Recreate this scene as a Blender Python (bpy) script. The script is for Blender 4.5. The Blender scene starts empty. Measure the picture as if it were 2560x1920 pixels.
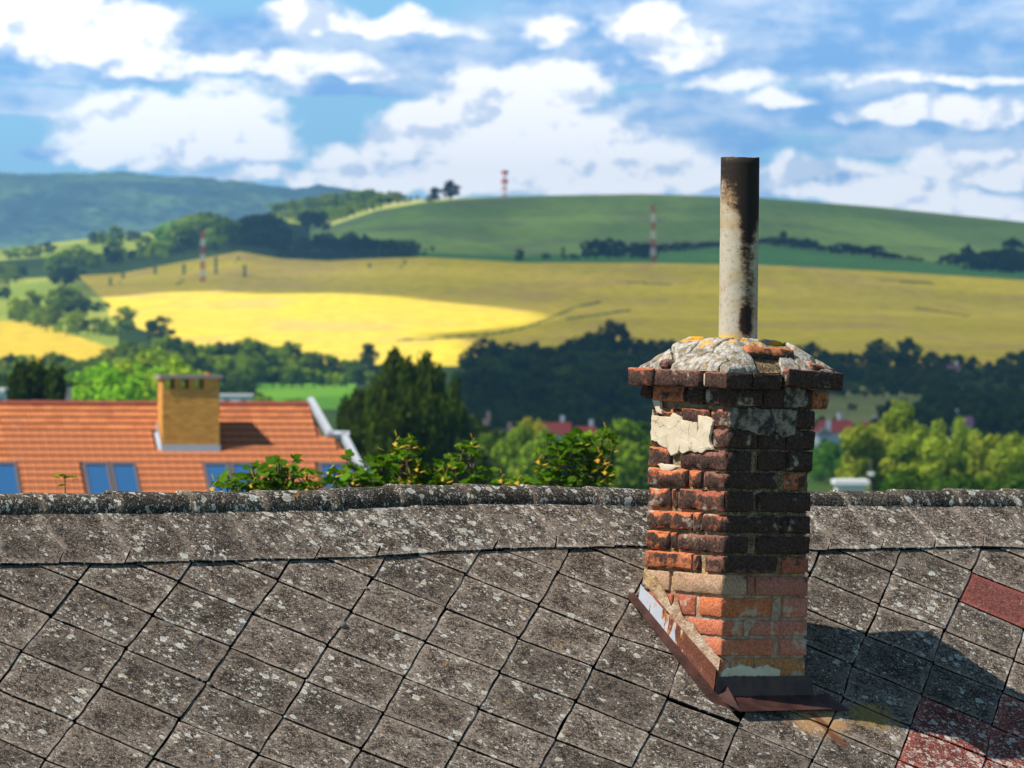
import bpy, bmesh, math, random
import numpy as np
from mathutils import Vector, Matrix, noise as mnoise
random.seed(7); RNG = np.random.default_rng(7)
sc = bpy.context.scene
COL = sc.collection

# ------------------------------------------------------------------ camera, sky, sun, exposure
F = 15000.0; YH = 850.0; TH = math.atan((960 - YH) / F)      # focal length in px of the 2560 px wide photograph, eye level row, pitch
cam_data = bpy.data.cameras.new('camera'); cam = bpy.data.objects.new('camera', cam_data); COL.objects.link(cam)
cam_data.sensor_width = 36.0; cam_data.lens = F / 2560 * 36.0
cam_data.clip_start = 0.5; cam_data.clip_end = 60000
cam.location = (0, 0, 0); cam.rotation_euler = (math.pi / 2 - TH, 0, 0)
cam_data.dof.use_dof = True; cam_data.dof.focus_distance = 23.2; cam_data.dof.aperture_fstop = 10.5
sc.camera = cam

SUN = Vector((-0.5665, -0.2402, 0.7883)).normalized()
SUN_EL = math.asin(SUN.z); SUN_AZ = math.atan2(SUN.x, SUN.y)
sun_d = bpy.data.lights.new('sun', 'SUN'); sun = bpy.data.objects.new('sun', sun_d); COL.objects.link(sun)
sun_d.energy = 5.0; sun_d.angle = math.radians(0.53); sun_d.color = (1.0, 0.94, 0.85)
sun.rotation_euler = SUN.to_track_quat('Z', 'Y').to_euler()
sc.view_settings.view_transform = 'Standard'; sc.view_settings.look = 'None'
sc.view_settings.exposure = 0.35; sc.view_settings.gamma = 1.0; sc.view_settings.use_curve_mapping = False
cy = sc.cycles
cy.max_bounces = 5; cy.diffuse_bounces = 3; cy.glossy_bounces = 2; cy.transmission_bounces = 4; cy.transparent_max_bounces = 12
cy.volume_bounces = 0; cy.use_denoising = True; cy.sample_clamp_indirect = 6

# ------------------------------------------------------------------ node helpers
class NT:
    def __init__(self, tree): self.t = tree; self.t.nodes.clear()
    def n(self, typ, props=None, **ins):
        nd = self.t.nodes.new(typ)
        for k, v in (props or {}).items(): setattr(nd, k, v)
        for k, v in ins.items():
            key = int(k[1:]) if k[0] == '_' and k[1:].isdigit() else k.replace('_', ' ')
            self.set(nd.inputs[key], v)
        return nd
    def set(self, sock, v):
        if isinstance(v, bpy.types.NodeSocket): self.t.links.new(v, sock)
        elif isinstance(v, bpy.types.Node): self.t.links.new(v.outputs[0], sock)
        elif v is not None:
            if sock.type == 'RGBA' and len(v) == 3: v = (*v, 1)
            sock.default_value = v
    def math(self, op, a, b=0.0, clamp=False): return self.n('ShaderNodeMath', {'operation': op, 'use_clamp': clamp}, _0=a, _1=b).outputs[0]
    def vmath(self, op, a, b=(0, 0, 0)):
        nd = self.n('ShaderNodeVectorMath', {'operation': op}, _0=a)
        if op == 'SCALE': self.set(nd.inputs['Scale'], b)
        else: self.set(nd.inputs[1], b)
        return nd.outputs['Value'] if op in ('LENGTH', 'DOT_PRODUCT', 'DISTANCE') else nd.outputs[0]
    def step(self, x, a, b, lo=0.0, hi=1.0):
        nd = self.n('ShaderNodeMapRange', {'interpolation_type': 'SMOOTHSTEP'}, _0=x, _1=a, _2=b, _3=lo, _4=hi); return nd.outputs[0]
    def noise(self, vec, scale, detail=4.0, rough=0.55, dist=0.0):
        nd = self.n('ShaderNodeTexNoise', None, Vector=vec, Scale=scale, Detail=detail, Roughness=rough, Distortion=dist); return nd.outputs[0]
    def noisec(self, vec, scale, detail=4.0):
        return self.n('ShaderNodeTexNoise', None, Vector=vec, Scale=scale, Detail=detail).outputs[1]
    def mix(self, f, a, b, blend='MIX'):
        nd = self.n('ShaderNodeMix', {'data_type': 'RGBA', 'blend_type': blend})
        self.set(nd.inputs[0], f); self.set(nd.inputs[6], a); self.set(nd.inputs[7], b); return nd.outputs[2]
    def sep(self, v): return self.n('ShaderNodeSeparateXYZ', None, _0=v).outputs
    def comb(self, x, y, z): return self.n('ShaderNodeCombineXYZ', None, X=x, Y=y, Z=z).outputs[0]

def material(name, rough=0.9):
    m = bpy.data.materials.new(name); m.use_nodes = True
    t = NT(m.node_tree)
    out = t.n('ShaderNodeOutputMaterial'); b = t.n('ShaderNodeBsdfPrincipled')
    b.inputs['Roughness'].default_value = rough; b.inputs['Specular IOR Level'].default_value = 0.3
    t.t.links.new(b.outputs[0], out.inputs[0])
    t.b = b; t.out = out; t.m = m
    return t
def bump(t, h, strength=0.5, dist=0.01):
    nd = t.n('ShaderNodeBump', None, Strength=strength, Distance=dist, Height=h); t.t.links.new(nd.outputs[0], t.b.inputs['Normal'])

# ------------------------------------------------------------------ sky with cumulus, in directions (azimuth, elevation)
world = bpy.data.worlds.new('World'); sc.world = world; world.use_nodes = True
t = NT(world.node_tree)
wout = t.n('ShaderNodeOutputWorld'); bg = t.n('ShaderNodeBackground'); t.t.links.new(bg.outputs[0], wout.inputs[0])
sky = t.n('ShaderNodeTexSky', {'sky_type': 'NISHITA', 'sun_disc': False, 'sun_elevation': SUN_EL, 'sun_rotation': SUN_AZ,
                               'air_density': 1.0, 'dust_density': 0.0, 'ozone_density': 2.5, 'altitude': 300})
SKYS = 0.13
bg.inputs['Strength'].default_value = SKYS
dirv = t.n('ShaderNodeTexCoord').outputs['Generated']
dx, dy, dz = t.sep(dirv)
U = t.math('MULTIPLY', t.math('ARCTAN2', dx, dy), 15.0)
V = t.math('MULTIPLY', t.math('ARCSINE', dz), 15.0)
UV = t.comb(U, V, 0.0)
n1 = t.noisec(t.comb(U, t.math('MULTIPLY', V, 1.5), 0.0), 5.0, 4.5)
wob = t.vmath('SUBTRACT', n1, (0.5, 0.5, 0.5))
UVw = t.vmath('ADD', UV, t.vmath('MULTIPLY', wob, (0.20, 0.13, 0.0)))
UVs = t.vmath('ADD', UV, t.vmath('MULTIPLY', wob, (0.30, 0.05, 0.0)))
nf = t.noise(t.comb(U, t.math('MULTIPLY', V, 1.3), 3.0), 8.0, 4.5, 0.56)
nf2 = t.noise(t.comb(t.math('ADD', U, -0.022), t.math('ADD', t.math('MULTIPLY', V, 1.3), 0.034), 3.0), 8.0, 4.5, 0.56)
nv1 = t.noise(t.comb(U, t.math('MULTIPLY', V, 1.4), 13.0), 3.6, 5.0, 0.55)
nv2 = t.noise(t.comb(t.math('ADD', U, -0.05), t.math('ADD', t.math('MULTIPLY', V, 1.4), 0.075), 13.0), 3.6, 5.0, 0.55)
relief = t.math('ADD', t.math('SUBTRACT', nf, nf2), t.math('MULTIPLY', t.math('SUBTRACT', nv1, nv2), 1.2))
nl = t.noise(t.comb(U, t.math('MULTIPLY', V, 2.6), 9.0), 3.2, 5.0, 0.5)
def ell(lst, vec, nz, amt, a, b, flat_=2.0):
    res = None
    for (px, py, rx, ry, gain) in lst:
        p = t.vmath('SUBTRACT', vec, ((px - 1280) / 1000, (850 - py - ry * 0.28) / 1000, 0.0))
        p = t.vmath('MULTIPLY', p, (1000 / rx, 1000 / ry, 0.0)); ps = t.sep(p)
        p = t.comb(ps[0], t.math('MAXIMUM', ps[1], t.math('MULTIPLY', ps[1], -flat_)), 0.0)
        v = t.math('MULTIPLY', t.math('SUBTRACT', 1.0, t.vmath('LENGTH', p)), gain)
        res = v if res is None else t.math('MAXIMUM', res, v)
    res = t.math('ADD', res, t.math('MULTIPLY', t.math('SUBTRACT', nz, 0.5), amt))
    RAW.append(res); return t.step(res, a, b)
RAW = []
# shaded blue-grey cloud bases (flat, wide) and sunlit white heads
GREY = [(120,60,520,190,1),(250,190,380,45,1),(700,90,420,95,1),(1000,215,420,42,1),(1150,120,420,120,1),(1700,120,700,110,1),(2250,90,600,120,1),
        (1500,175,520,55,1),(2200,175,620,45,1),(900,185,360,50,1),(60,255,260,60,1),(1750,270,330,90,1),(2250,270,520,130,1),(1750,330,300,90,1),(2350,360,420,60,1),
        (460,390,330,50,1),(1200,420,520,90,1),(1900,450,620,75,1),(2450,520,330,80,1),(620,440,350,18,1.3),(150,380,150,32,1),(1650,390,260,90,1),(2000,20,900,120,1)]
WHITE = [(200,60,230,95,1),(60,20,170,80,1),(150,120,120,60,1),(350,40,110,70,1),(450,160,170,52,1.2),(620,168,210,45,1),(880,170,120,30,.9),(790,40,110,60,1.1),(1000,60,140,42,1.1),
         (1380,90,90,50,.8),(1640,55,130,70,.9),(1700,120,90,50,.8),(430,290,230,90,1.3),(560,310,170,105,1.3),(290,310,140,95,1.1),(620,370,120,50,1),(260,375,120,38,.9),(500,370,200,50,.9),(870,415,105,68,1.2),(760,445,200,32,1),(960,450,170,34,1),
         (1380,200,140,85,1.2),(1240,235,150,90,1.2),(1100,280,150,75,1.2),(1030,330,110,90,1),(1330,330,240,110,1.2),(1560,390,180,80,1.1),(1480,330,160,80,1),(1240,430,300,60,1),(1680,440,200,48,1),(1850,200,120,30,.7),(1960,240,80,30,.8),
         (2330,270,190,50,1.1),(2480,300,120,35,.9),(2440,420,200,48,1.2),(2180,470,200,40,1),(2330,500,220,40,1),(2500,545,180,40,1.2),(2090,420,160,30,.6),(2350,200,260,18,.8)]
WHITE = [(x_, y_, rx_ * 1.22, ry_ * 1.25, g_) for x_, y_, rx_, ry_, g_ in WHITE]
mg = ell(GREY, UVs, nl, 0.55, -0.02, 0.30, 2.6)
mw = ell(WHITE, UVw, nf, 1.25, -0.12, 0.36, 1.9)
mwraw = RAW[-1]
shade_n = t.noise(t.comb(U, t.math('MULTIPLY', V, 2.0), 5.0), 6.0, 6.0, 0.6)
inframe = t.math('MULTIPLY', t.step(t.math('ABSOLUTE', U), 1.55, 1.9, 1.0, 0.0), t.step(V, 0.95, 1.3, 1.0, 0.0))
# the rest of the dome: the same broken cumulus made from noise in direction space
dz2 = t.math('ADD', t.math('ABSOLUTE', dz), 0.10)
flat = t.comb(t.math('DIVIDE', dx, dz2), t.math('DIVIDE', dy, dz2), 0.0)
gn = t.noise(flat, 1.6, 8.0, 0.58)
gg = t.step(gn, 0.56, 0.70); gw = t.step(gn, 0.64, 0.80)
mgr = t.n('ShaderNodeMix', None, _0=inframe, _2=gg, _3=mg).outputs[0]
mwr = t.n('ShaderNodeMix', None, _0=inframe, _2=gw, _3=mw).outputs[0]
K = 1.0 / SKYS
hz = t.step(V, -0.2, 0.9)
deep = t.mix(1.0, sky.outputs[0], (0.40, 0.38, 0.34), 'MULTIPLY')
low = t.mix(hz, (0.42 * K, 0.74 * K, 0.93 * K), (0.30 * K, 0.62 * K, 0.90 * K))
blend_up = t.step(dz, 0.08, 0.45)
base = t.mix(blend_up, low, deep)
lowb = t.noise(t.comb(t.math('MULTIPLY', U, 0.8), t.math('MULTIPLY', V, 3.2), 2.0), 2.6, 4.0, 0.5)
g1 = t.mix(t.step(t.math('ADD', t.math('MULTIPLY', shade_n, 0.55), t.math('MULTIPLY', lowb, 0.5)), 0.42, 0.66), (0.24 * K, 0.49 * K, 0.88 * K), (0.72 * K, 0.86 * K, 1.04 * K))
w1 = t.mix(t.step(t.math('ADD', t.math('ADD', t.math('MULTIPLY', relief, 1.3), t.math('MULTIPLY', mwraw, 0.22)), t.math('MULTIPLY', shade_n, 0.5)), 0.04, 0.34), (0.76 * K, 0.86 * K, 1.02 * K), (1.32 * K, 1.29 * K, 1.27 * K))
off = t.math('SUBTRACT', 1.0, t.math('MULTIPLY', blend_up, 0.45)); offc = t.comb(off, off, off)
c = t.mix(mgr, base, t.mix(1.0, g1, offc, 'MULTIPLY')); c = t.mix(mwr, c, t.mix(1.0, w1, offc, 'MULTIPLY'))
t.set(bg.inputs[0], c)

# ------------------------------------------------------------------ object helpers
def link(o, parent=None):
    COL.objects.link(o)
    if parent is not None: o.parent = parent
    return o
def mesh_obj(name, verts, faces, mat=None, parent=None, smooth=False, mats=None, midx=None):
    me = bpy.data.meshes.new(name); me.from_pydata([tuple(v) for v in verts], [], faces); me.update()
    for m in (mats or ([mat] if mat else [])): me.materials.append(m)
    if midx is not None: me.polygons.foreach_set('material_index', midx)
    if smooth: me.polygons.foreach_set('use_smooth', [True] * len(me.polygons))
    return link(bpy.data.objects.new(name, me), parent)
def tag(o, label, cat, group=None, kind=None):
    if label: o['label'] = label
    if cat: o['category'] = cat
    if group: o['group'] = group
    if kind: o['kind'] = kind
    return o
def empty(name, loc=(0, 0, 0), rz=0.0):
    o = bpy.data.objects.new(name, None); o.location = loc; o.rotation_euler = (0, 0, rz); o.empty_display_size = 0.2
    return link(o)
class MB:
    """collects vertices and faces"""
    def __init__(s): s.v = []; s.f = []
    def add(s, vs, fs):
        k = len(s.v); s.v += [tuple(p) for p in vs]; s.f += [tuple(i + k for i in f) for f in fs]
    def box(s, x0, x1, y0, y1, z0, z1, M=None):
        vs = [Vector((x, y, z)) for z in (z0, z1) for y in (y0, y1) for x in (x0, x1)]
        if M: vs = [M @ p for p in vs]
        s.add(vs, [(0, 2, 3, 1), (4, 5, 7, 6), (0, 1, 5, 4), (2, 6, 7, 3), (0, 4, 6, 2), (1, 3, 7, 5)])
    def tube(s, p0, p1, r0, r1, n=8, caps=True):
        p0 = Vector(p0); p1 = Vector(p1); d = (p1 - p0).normalized(); a = d.orthogonal().normalized(); b = d.cross(a)
        vs = [p + (a * math.cos(2 * math.pi * k / n) + b * math.sin(2 * math.pi * k / n)) * r for p, r in ((p0, r0), (p1, r1)) for k in range(n)]
        fs = [(k, (k + 1) % n, n + (k + 1) % n, n + k) for k in range(n)]
        if caps: fs += [tuple(range(n))[::-1], tuple(range(n, 2 * n))]
        s.add(vs, fs)
    def obj(s, name, mat, parent=None, smooth=False): return mesh_obj(name, s.v, s.f, mat, parent, smooth)

def ray(x, y):
    a = (x - 1280) / F; b = -(y - 960) / F
    return Vector((a, math.cos(TH) + b * math.sin(TH), b * math.cos(TH) - math.sin(TH)))
def at(x, y, D): v = ray(x, y); return v * (D / v.y)

# ------------------------------------------------------------------ old roof frame (a direction along the ridge, d down the slope, n out of it)
PHI = math.radians(38); AL = math.radians(34.5)
R_ = Vector((math.cos(PHI), math.sin(PHI), 0)); H_ = Vector((math.sin(PHI), -math.cos(PHI), 0))
D_ = H_ * math.cos(AL) - Vector((0, 0, math.sin(AL))); N_ = H_ * math.sin(AL) + Vector((0, 0, math.cos(AL)))
P0 = at(1815, 1745, 23.0)
def uw(x, y, off=0.0):
    v = ray(x, y); p = v * ((P0 + N_ * off).dot(N_) / v.dot(N_)) - P0
    return p.dot(R_), p.dot(D_)
MROOF = Matrix.Translation(P0) @ Matrix((R_, -D_, N_)).transposed().to_4x4()      # local x along the ridge, y up the slope, z out of it

# ------------------------------------------------------------------ materials of the old roof and chimney
def lichen_tile(name, dark, mid, light, lich=0.0, redtop=False, stain=False):
    t = material(name, 0.92)
    oc = t.n('ShaderNodeTexCoord').outputs['Object']
    rnd = t.n('ShaderNodeObjectInfo').outputs['Random']
    co = t.vmath('ADD', oc, t.comb(t.math('MULTIPLY', rnd, 37.0), t.math('MULTIPLY', rnd, 91.0), 0.0))
    big = t.noise(co, 9.0, 3.0)
    nB = t.noise(co, 62.0, 5.0, 0.78)
    nC = t.noise(co, 260.0, 2.0, 0.6)
    f = t.math('ADD', t.math('MULTIPLY', nB, 0.75), t.math('MULTIPLY', nC, 0.25))
    f = t.math('ADD', f, t.math('MULTIPLY', t.math('SUBTRACT', big, 0.5), 0.30))
    c = t.mix(t.step(f, 0.43, 0.565), dark, mid)
    c = t.mix(t.step(t.math('ADD', t.math('MULTIPLY', nC, 0.5), t.math('MULTIPLY', t.noise(co, 120.0, 3.0, 0.7), 0.5)), 0.53, 0.62), c, light)
    bl = t.noise(co, 38.0, 4.0, 0.65)
    c = t.mix(t.step(bl, 0.54, 0.64, 0, 0.85), c, tuple(x * 0.62 for x in dark))
    edge = t.n('ShaderNodeAttribute', {'attribute_name': 'edge'}).outputs['Fac']
    c = t.mix(t.math('MULTIPLY', t.math('MULTIPLY', edge, t.step(nB, 0.35, 0.55)), 0.75), c, tuple(min(1, x * 1.9) for x in mid))
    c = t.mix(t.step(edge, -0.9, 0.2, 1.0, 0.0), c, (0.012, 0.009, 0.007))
    tintv = t.math('ADD', 0.70, t.math('MULTIPLY', t.n('ShaderNodeObjectInfo').outputs['Random'], 0.46))
    c = t.mix(1.0, c, t.comb(tintv, tintv, tintv), 'MULTIPLY')
    # crustose lichen: ragged discs in two sizes, gathered in patches
    wv = t.vmath('ADD', co, t.vmath('MULTIPLY', t.vmath('SUBTRACT', t.noisec(co, 60.0, 3.0), (.5, .5, .5)), (0.034, 0.034, 0.0)))
    clus = t.noise(co, 4.5, 3.0)
    lv = t.n('ShaderNodeAttribute', {'attribute_name': 'lichen', 'attribute_type': 'OBJECT'}).outputs['Fac']
    for sc_, thr, r0 in ((22.0, 0.93, 0.46), (50.0, 0.90, 0.44), (110.0, 0.86, 0.40)):
        vo = t.n('ShaderNodeTexVoronoi', {'voronoi_dimensions': '2D'}, Vector=wv, Scale=sc_)
        vr = t.sep(vo.outputs['Color'])
        th = t.math('SUBTRACT', thr - lich, t.math('ADD', t.math('MULTIPLY', t.math('SUBTRACT', clus, 0.5), 1.0), t.math('MULTIPLY', lv, 0.5)))
        pres = t.step(t.math('SUBTRACT', vr[0], th), 0.0, 0.02)
        rad = t.math('ADD', t.math('MULTIPLY', vr[1], r0 * 0.6), r0 * 0.35)
        d = t.math('SUBTRACT', rad, vo.outputs['Distance'])
        m = t.math('MULTIPLY', t.step(d, 0.0, 0.06), pres)
        ringy = t.step(d, 0.05, 0.20, 1.0, 0.55)
        lc = t.mix(vr[2], (0.62, 0.63, 0.60), (0.60, 0.55, 0.43))
        c = t.mix(t.math('MULTIPLY', m, t.math('MULTIPLY', ringy, t.step(nC, 0.30, 0.48, 0.55, 0.95))), c, lc)
    pn = t.noise(co, 11.0, 6.0, 0.68); pt = t.math('SUBTRACT', 0.82, t.math('MULTIPLY', lv, 0.62))
    pm = t.step(t.math('SUBTRACT', t.math('ADD', t.math('MULTIPLY', pn, 0.7), t.math('MULTIPLY', clus, 0.3)), pt), 0.0, 0.05)
    c = t.mix(t.math('MULTIPLY', pm, t.step(nB, 0.36, 0.50, 0.25, 0.9)), c, t.mix(nC, (0.36, 0.35, 0.33), (0.50, 0.49, 0.45)))
    yl = t.noise(co, 30.0, 4.0, 0.6); yb = t.noise(co, 2.1, 2.0)
    c = t.mix(t.math('MULTIPLY', t.step(yl, 0.64, 0.70), t.step(yb, 0.52, 0.60, 0.0, 0.75)), c, (0.38, 0.20, 0.03))
    if stain:      # rust run-off below the apron of the chimney flashing
        sx, sy, sz = t.sep(oc)
        p = t.vmath('MULTIPLY', t.vmath('SUBTRACT', oc, (0.34, -0.185, 0.0)), (1 / 0.22, 1 / 0.13, 0.0))
        s = t.math('ADD', t.math('SUBTRACT', 1.0, t.vmath('LENGTH', p)), t.math('MULTIPLY', t.math('SUBTRACT', t.noise(oc, 22.0, 4.0), 0.5), 0.9))
        c = t.mix(t.step(s, 0.12, 0.65, 0, 0.72), c, (0.46, 0.25, 0.10))
        p2 = t.math('ABSOLUTE', t.math('ADD', t.math('SUBTRACT', sx, 0.335), t.math('MULTIPLY', t.math('ADD', sy, 0.15), 0.15)))
        s2 = t.math('MULTIPLY', t.step(p2, 0.010, 0.028, 1, 0), t.math('MULTIPLY', t.step(sy, -0.36, -0.30), t.step(sy, -0.14, -0.12, 1, 0)))
        c = t.mix(t.math('MULTIPLY', s2, 0.85), c, (0.16, 0.055, 0.02))
        p = t.vmath('MULTIPLY', t.vmath('SUBTRACT', oc, (0.62, -0.16, 0.0)), (1 / 0.22, 1 / 0.16, 0.0))
        s = t.math('ADD', t.math('SUBTRACT', 1.0, t.vmath('LENGTH', p)), t.math('MULTIPLY', t.math('SUBTRACT', t.noise(oc, 40.0, 4.0), 0.5), 1.2))
        c = t.mix(t.step(s, 0.35, 0.7, 0, 0.6), c, (0.34, 0.22, 0.04))
    t.set(t.b.inputs['Base Color'], c)
    h = t.math('ADD', t.math('MULTIPLY', nB, 0.6), t.math('MULTIPLY', nC, 0.5))
    bump(t, h, 0.65, 0.006)
    return t.m
M_TILE = lichen_tile('weathered_fibre_cement', (0.022, 0.014, 0.010), (0.172, 0.137, 0.110), (0.50, 0.39, 0.28), 0.0, stain=True)
M_RIDGE = lichen_tile('weathered_ridge_cement', (0.020, 0.014, 0.010), (0.085, 0.066, 0.050), (0.40, 0.35, 0.27), 0.10)
M_REDM = lichen_tile('red_tile_with_lichen', (0.085, 0.020, 0.014), (0.27, 0.065, 0.045), (0.44, 0.16, 0.11), 0.30)
M_REDC = lichen_tile('smooth_red_tile', (0.115, 0.028, 0.021), (0.175, 0.044, 0.034), (0.42, 0.22, 0.19), -0.25)

t = material('dark_underlay', 1.0); t.b.inputs['Base Color'].default_value = (0.012, 0.010, 0.009, 1); M_DECK = t.m

def facing(t, vec):
    nn = t.n('ShaderNodeTexCoord').outputs['Normal']; return t.vmath('DOT_PRODUCT', nn, vec)
t = material('weathered_brick', 0.9)
oc = t.n('ShaderNodeTexCoord').outputs['Object']; x, y, z = t.sep(oc)
oi = t.n('ShaderNodeObjectInfo')
base = oi.outputs['Color']
sootv = t.n('ShaderNodeAttribute', {'attribute_name': 'soot', 'attribute_type': 'OBJECT'}).outputs['Fac']
edge = t.n('ShaderNodeAttribute', {'attribute_name': 'edge'}).outputs['Fac']
nA = t.noise(oc, 22.0, 5.0, 0.62); nB = t.noise(oc, 110.0, 4.0, 0.65); nC = t.noise(oc, 8.0, 3.0)
c = t.mix(t.step(nB, 0.3, 0.7), t.mix(1.0, base, (0.62, 0.55, 0.55), 'MULTIPLY'), t.mix(0.12, base, (0.8, 0.55, 0.4)))
front = t.step(facing(t, (0, -1, 0)), 0.3, 0.7)
# soot: heavy above the fifth course, heavier on the lee face
sl = t.math('MULTIPLY', t.step(z, 0.40, 0.56), t.math('ADD', 0.72, t.math('MULTIPLY', front, 0.28)))
sm = t.math('ADD', t.math('ADD', sl, sootv), t.math('MULTIPLY', t.math('SUBTRACT', nA, 0.5), 1.5))
sm = t.math('SUBTRACT', sm, t.math('MULTIPLY', t.math('MULTIPLY', edge, t.math('SUBTRACT', 1.0, front)), 0.42))
sm = t.math('SUBTRACT', sm, t.math('MULTIPLY', t.math('MULTIPLY', t.step(facing(t, (0, 0, 1)), 0.1, 0.6), t.math('SUBTRACT', 1.0, t.math('MULTIPLY', front, 0.6))), 0.5))
soot_c = t.mix(t.step(nB, 0.35, 0.65), (0.018, 0.011, 0.009), (0.095, 0.045, 0.030))
c = t.mix(t.step(sm, 0.30, 0.62), c, soot_c)
lime = t.math('ADD', nC, t.math('MULTIPLY', t.math('SUBTRACT', nA, 0.5), 0.8))
lime = t.math('ADD', lime, t.step(z, 0.45, 0.15, 0.0, 0.09))
c = t.mix(t.math('MULTIPLY', t.step(lime, 0.60, 0.74), 0.75), c, (0.50, 0.40, 0.29))
c = t.mix(t.step(t.noise(oc, 75.0, 3.0), 0.66, 0.72, 0, 0.6), c, (0.05, 0.035, 0.03))
t.set(t.b.inputs['Base Color'], c)
bump(t, t.math('ADD', nB, t.math('MULTIPLY', nA, 1.2)), 0.7, 0.006); M_BRICK = t.m

t = material('old_mortar', 0.95)
oc = t.n('ShaderNodeTexCoord').outputs['Object']; x, y, z = t.sep(oc)
nA = t.noise(oc, 30.0, 5.0, 0.65); nB = t.noise(oc, 120.0, 4.0)
c = t.mix(t.step(nA, 0.3, 0.65), (0.20, 0.115, 0.05), (0.58, 0.40, 0.20))
c = t.mix(t.step(z, 0.30, 0.46), t.mix(t.step(nA, 0.35, 0.65), (0.36, 0.20, 0.12), (0.52, 0.42, 0.31)), c)
front = t.step(facing(t, (0, -1, 0)), 0.3, 0.7)
c = t.mix(t.math('MULTIPLY', t.step(nB, 0.34, 0.55), t.math('MULTIPLY', t.step(z, 0.42, 0.55), t.math('ADD', 0.50, t.math('MULTIPLY', front, 0.35)))), c, (0.05, 0.035, 0.028))
t.set(t.b.inputs['Base Color'], c); bump(t, t.math('ADD', nA, nB), 0.8, 0.01); M_MORT = t.m

t = material('cream_render', 0.9)
oc = t.n('ShaderNodeTexCoord').outputs['Object']
nA = t.noise(oc, 14.0, 5.0, 0.6); nB = t.noise(oc, 150.0, 3.0)
c = t.mix(t.step(nA, 0.3, 0.7), (0.66, 0.56, 0.42), (0.56, 0.45, 0.30))
c = t.mix(t.step(nB, 0.64, 0.70, 0, 0.6), c, (0.20, 0.16, 0.12))
vo = t.n('ShaderNodeTexVoronoi', {'feature': 'DISTANCE_TO_EDGE'}, Vector=t.vmath('ADD', oc, t.vmath('SCALE', t.noisec(oc, 20.0, 3.0), 0.06)), Scale=9.0)
c = t.mix(t.math('MULTIPLY', t.step(vo.outputs[0], 0.004, 0.016, 1, 0), t.step(nA, 0.45, 0.6)), c, (0.18, 0.13, 0.09))
t.set(t.b.inputs['Base Color'], c); bump(t, t.math('ADD', nA, t.math('MULTIPLY', nB, 0.4)), 0.4, 0.004); M_RENDER = t.m
t = material('sooty_render', 0.9)
oc = t.n('ShaderNodeTexCoord').outputs['Object']; nA = t.noise(oc, 18.0, 5.0, 0.6); nB = t.noise(oc, 120.0, 3.0)
c = t.mix(t.step(nA, 0.42, 0.62), (0.045, 0.032, 0.028), (0.30, 0.235, 0.175)); c = t.mix(t.step(nB, 0.5, 0.7, 0, 0.5), c, (0.03, 0.022, 0.02))
t.set(t.b.inputs['Base Color'], c); bump(t, nA, 0.5, 0.005); M_SOOTR = t.m

t = material('lichened_mortar_crust', 0.95)
oc = t.n('ShaderNodeTexCoord').outputs['Object']; x, y, z = t.sep(oc)
nA = t.noise(oc, 26.0, 6.0, 0.68); nB = t.noise(oc, 95.0, 4.0, 0.6); nC = t.noise(oc, 12.0, 4.0)
c = t.mix(t.step(nA, 0.38, 0.6), (0.24, 0.185, 0.12), (0.52, 0.49, 0.44))
c = t.mix(t.step(nB, 0.57, 0.67, 0, 0.85), c, (0.13, 0.11, 0.09))
c = t.mix(t.step(t.noise(oc, 48.0, 4.0), 0.60, 0.68, 0, 0.8), c, (0.10, 0.085, 0.075))
hi = t.step(z, 1.31, 1.37, -0.05, 0.08)
c = t.mix(t.step(t.math('ADD', t.noise(oc, 17.0, 5.0, 0.6), hi), 0.58, 0.65), c, t.mix(nB, (0.62, 0.26, 0.01), (0.80, 0.46, 0.05)))
t.set(t.b.inputs['Base Color'], c); bump(t, t.math('ADD', nA, nB), 0.9, 0.010); M_CRUST = t.m

t = material('flue_cement', 0.85)
oc = t.n('ShaderNodeTexCoord').outputs['Object']; x, y, z = t.sep(oc)
st = t.vmath('MULTIPLY', oc, (1.0, 1.0, 1.7))
nA = t.noise(st, 17.0, 6.0, 0.70); nB = t.noise(t.vmath('MULTIPLY', oc, (1, 1, 3.0)), 110.0, 4.0, 0.7); nC = t.noise(st, 7.0, 3.0)
c = t.mix(t.step(nC, 0.35, 0.65), (0.50, 0.44, 0.34), (0.46, 0.34, 0.19))
c = t.mix(t.step(nB, 0.56, 0.70, 0, 0.5), c, (0.34, 0.27, 0.20))
c = t.mix(t.step(nA, 0.52, 0.66, 0, 0.65), c, (0.34, 0.27, 0.20)); c = t.mix(t.step(t.noise(oc, 60.0, 5.0, 0.7), 0.54, 0.64, 0, 0.45), c, (0.20, 0.15, 0.11))
side = facing(t, (0.788, -0.616, 0.0))
top = t.step(t.math('ADD', z, t.math('MULTIPLY', side, 0.07)), 1.74, 1.98)
streak = t.math('MULTIPLY', t.step(t.math('ABSOLUTE', t.math('SUBTRACT', side, t.math('ADD', 0.16, t.math('MULTIPLY', nC, 0.42)))), 0.04, 0.66, 1.0, 0.0), t.step(z, 1.42, 1.80, 0.62, 0.95))
nz = t.math('ADD', t.math('MULTIPLY', nA, 1.0), t.math('MULTIPLY', nB, 0.5))
dens = t.math('ADD', t.math('ADD', t.math('MULTIPLY', top, 1.05), streak), t.math('MULTIPLY', t.step(t.math('ABSOLUTE', t.math('SUBTRACT', side, 0.35)), 0.1, 0.6, 1.0, 0.0), t.math('MULTIPLY', t.step(z, 1.54, 1.47), t.step(z, 1.37, 1.42, 0.0, 0.55))))
d2 = t.math('ADD', dens, t.math('MULTIPLY', t.math('SUBTRACT', nz, 0.75), 1.9))
c = t.mix(t.step(d2, 0.20, 0.85, 0, 0.85), c, (0.24, 0.12, 0.05))
c = t.mix(t.step(d2, 0.50, 1.05), c, (0.022, 0.014, 0.011))
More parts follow.
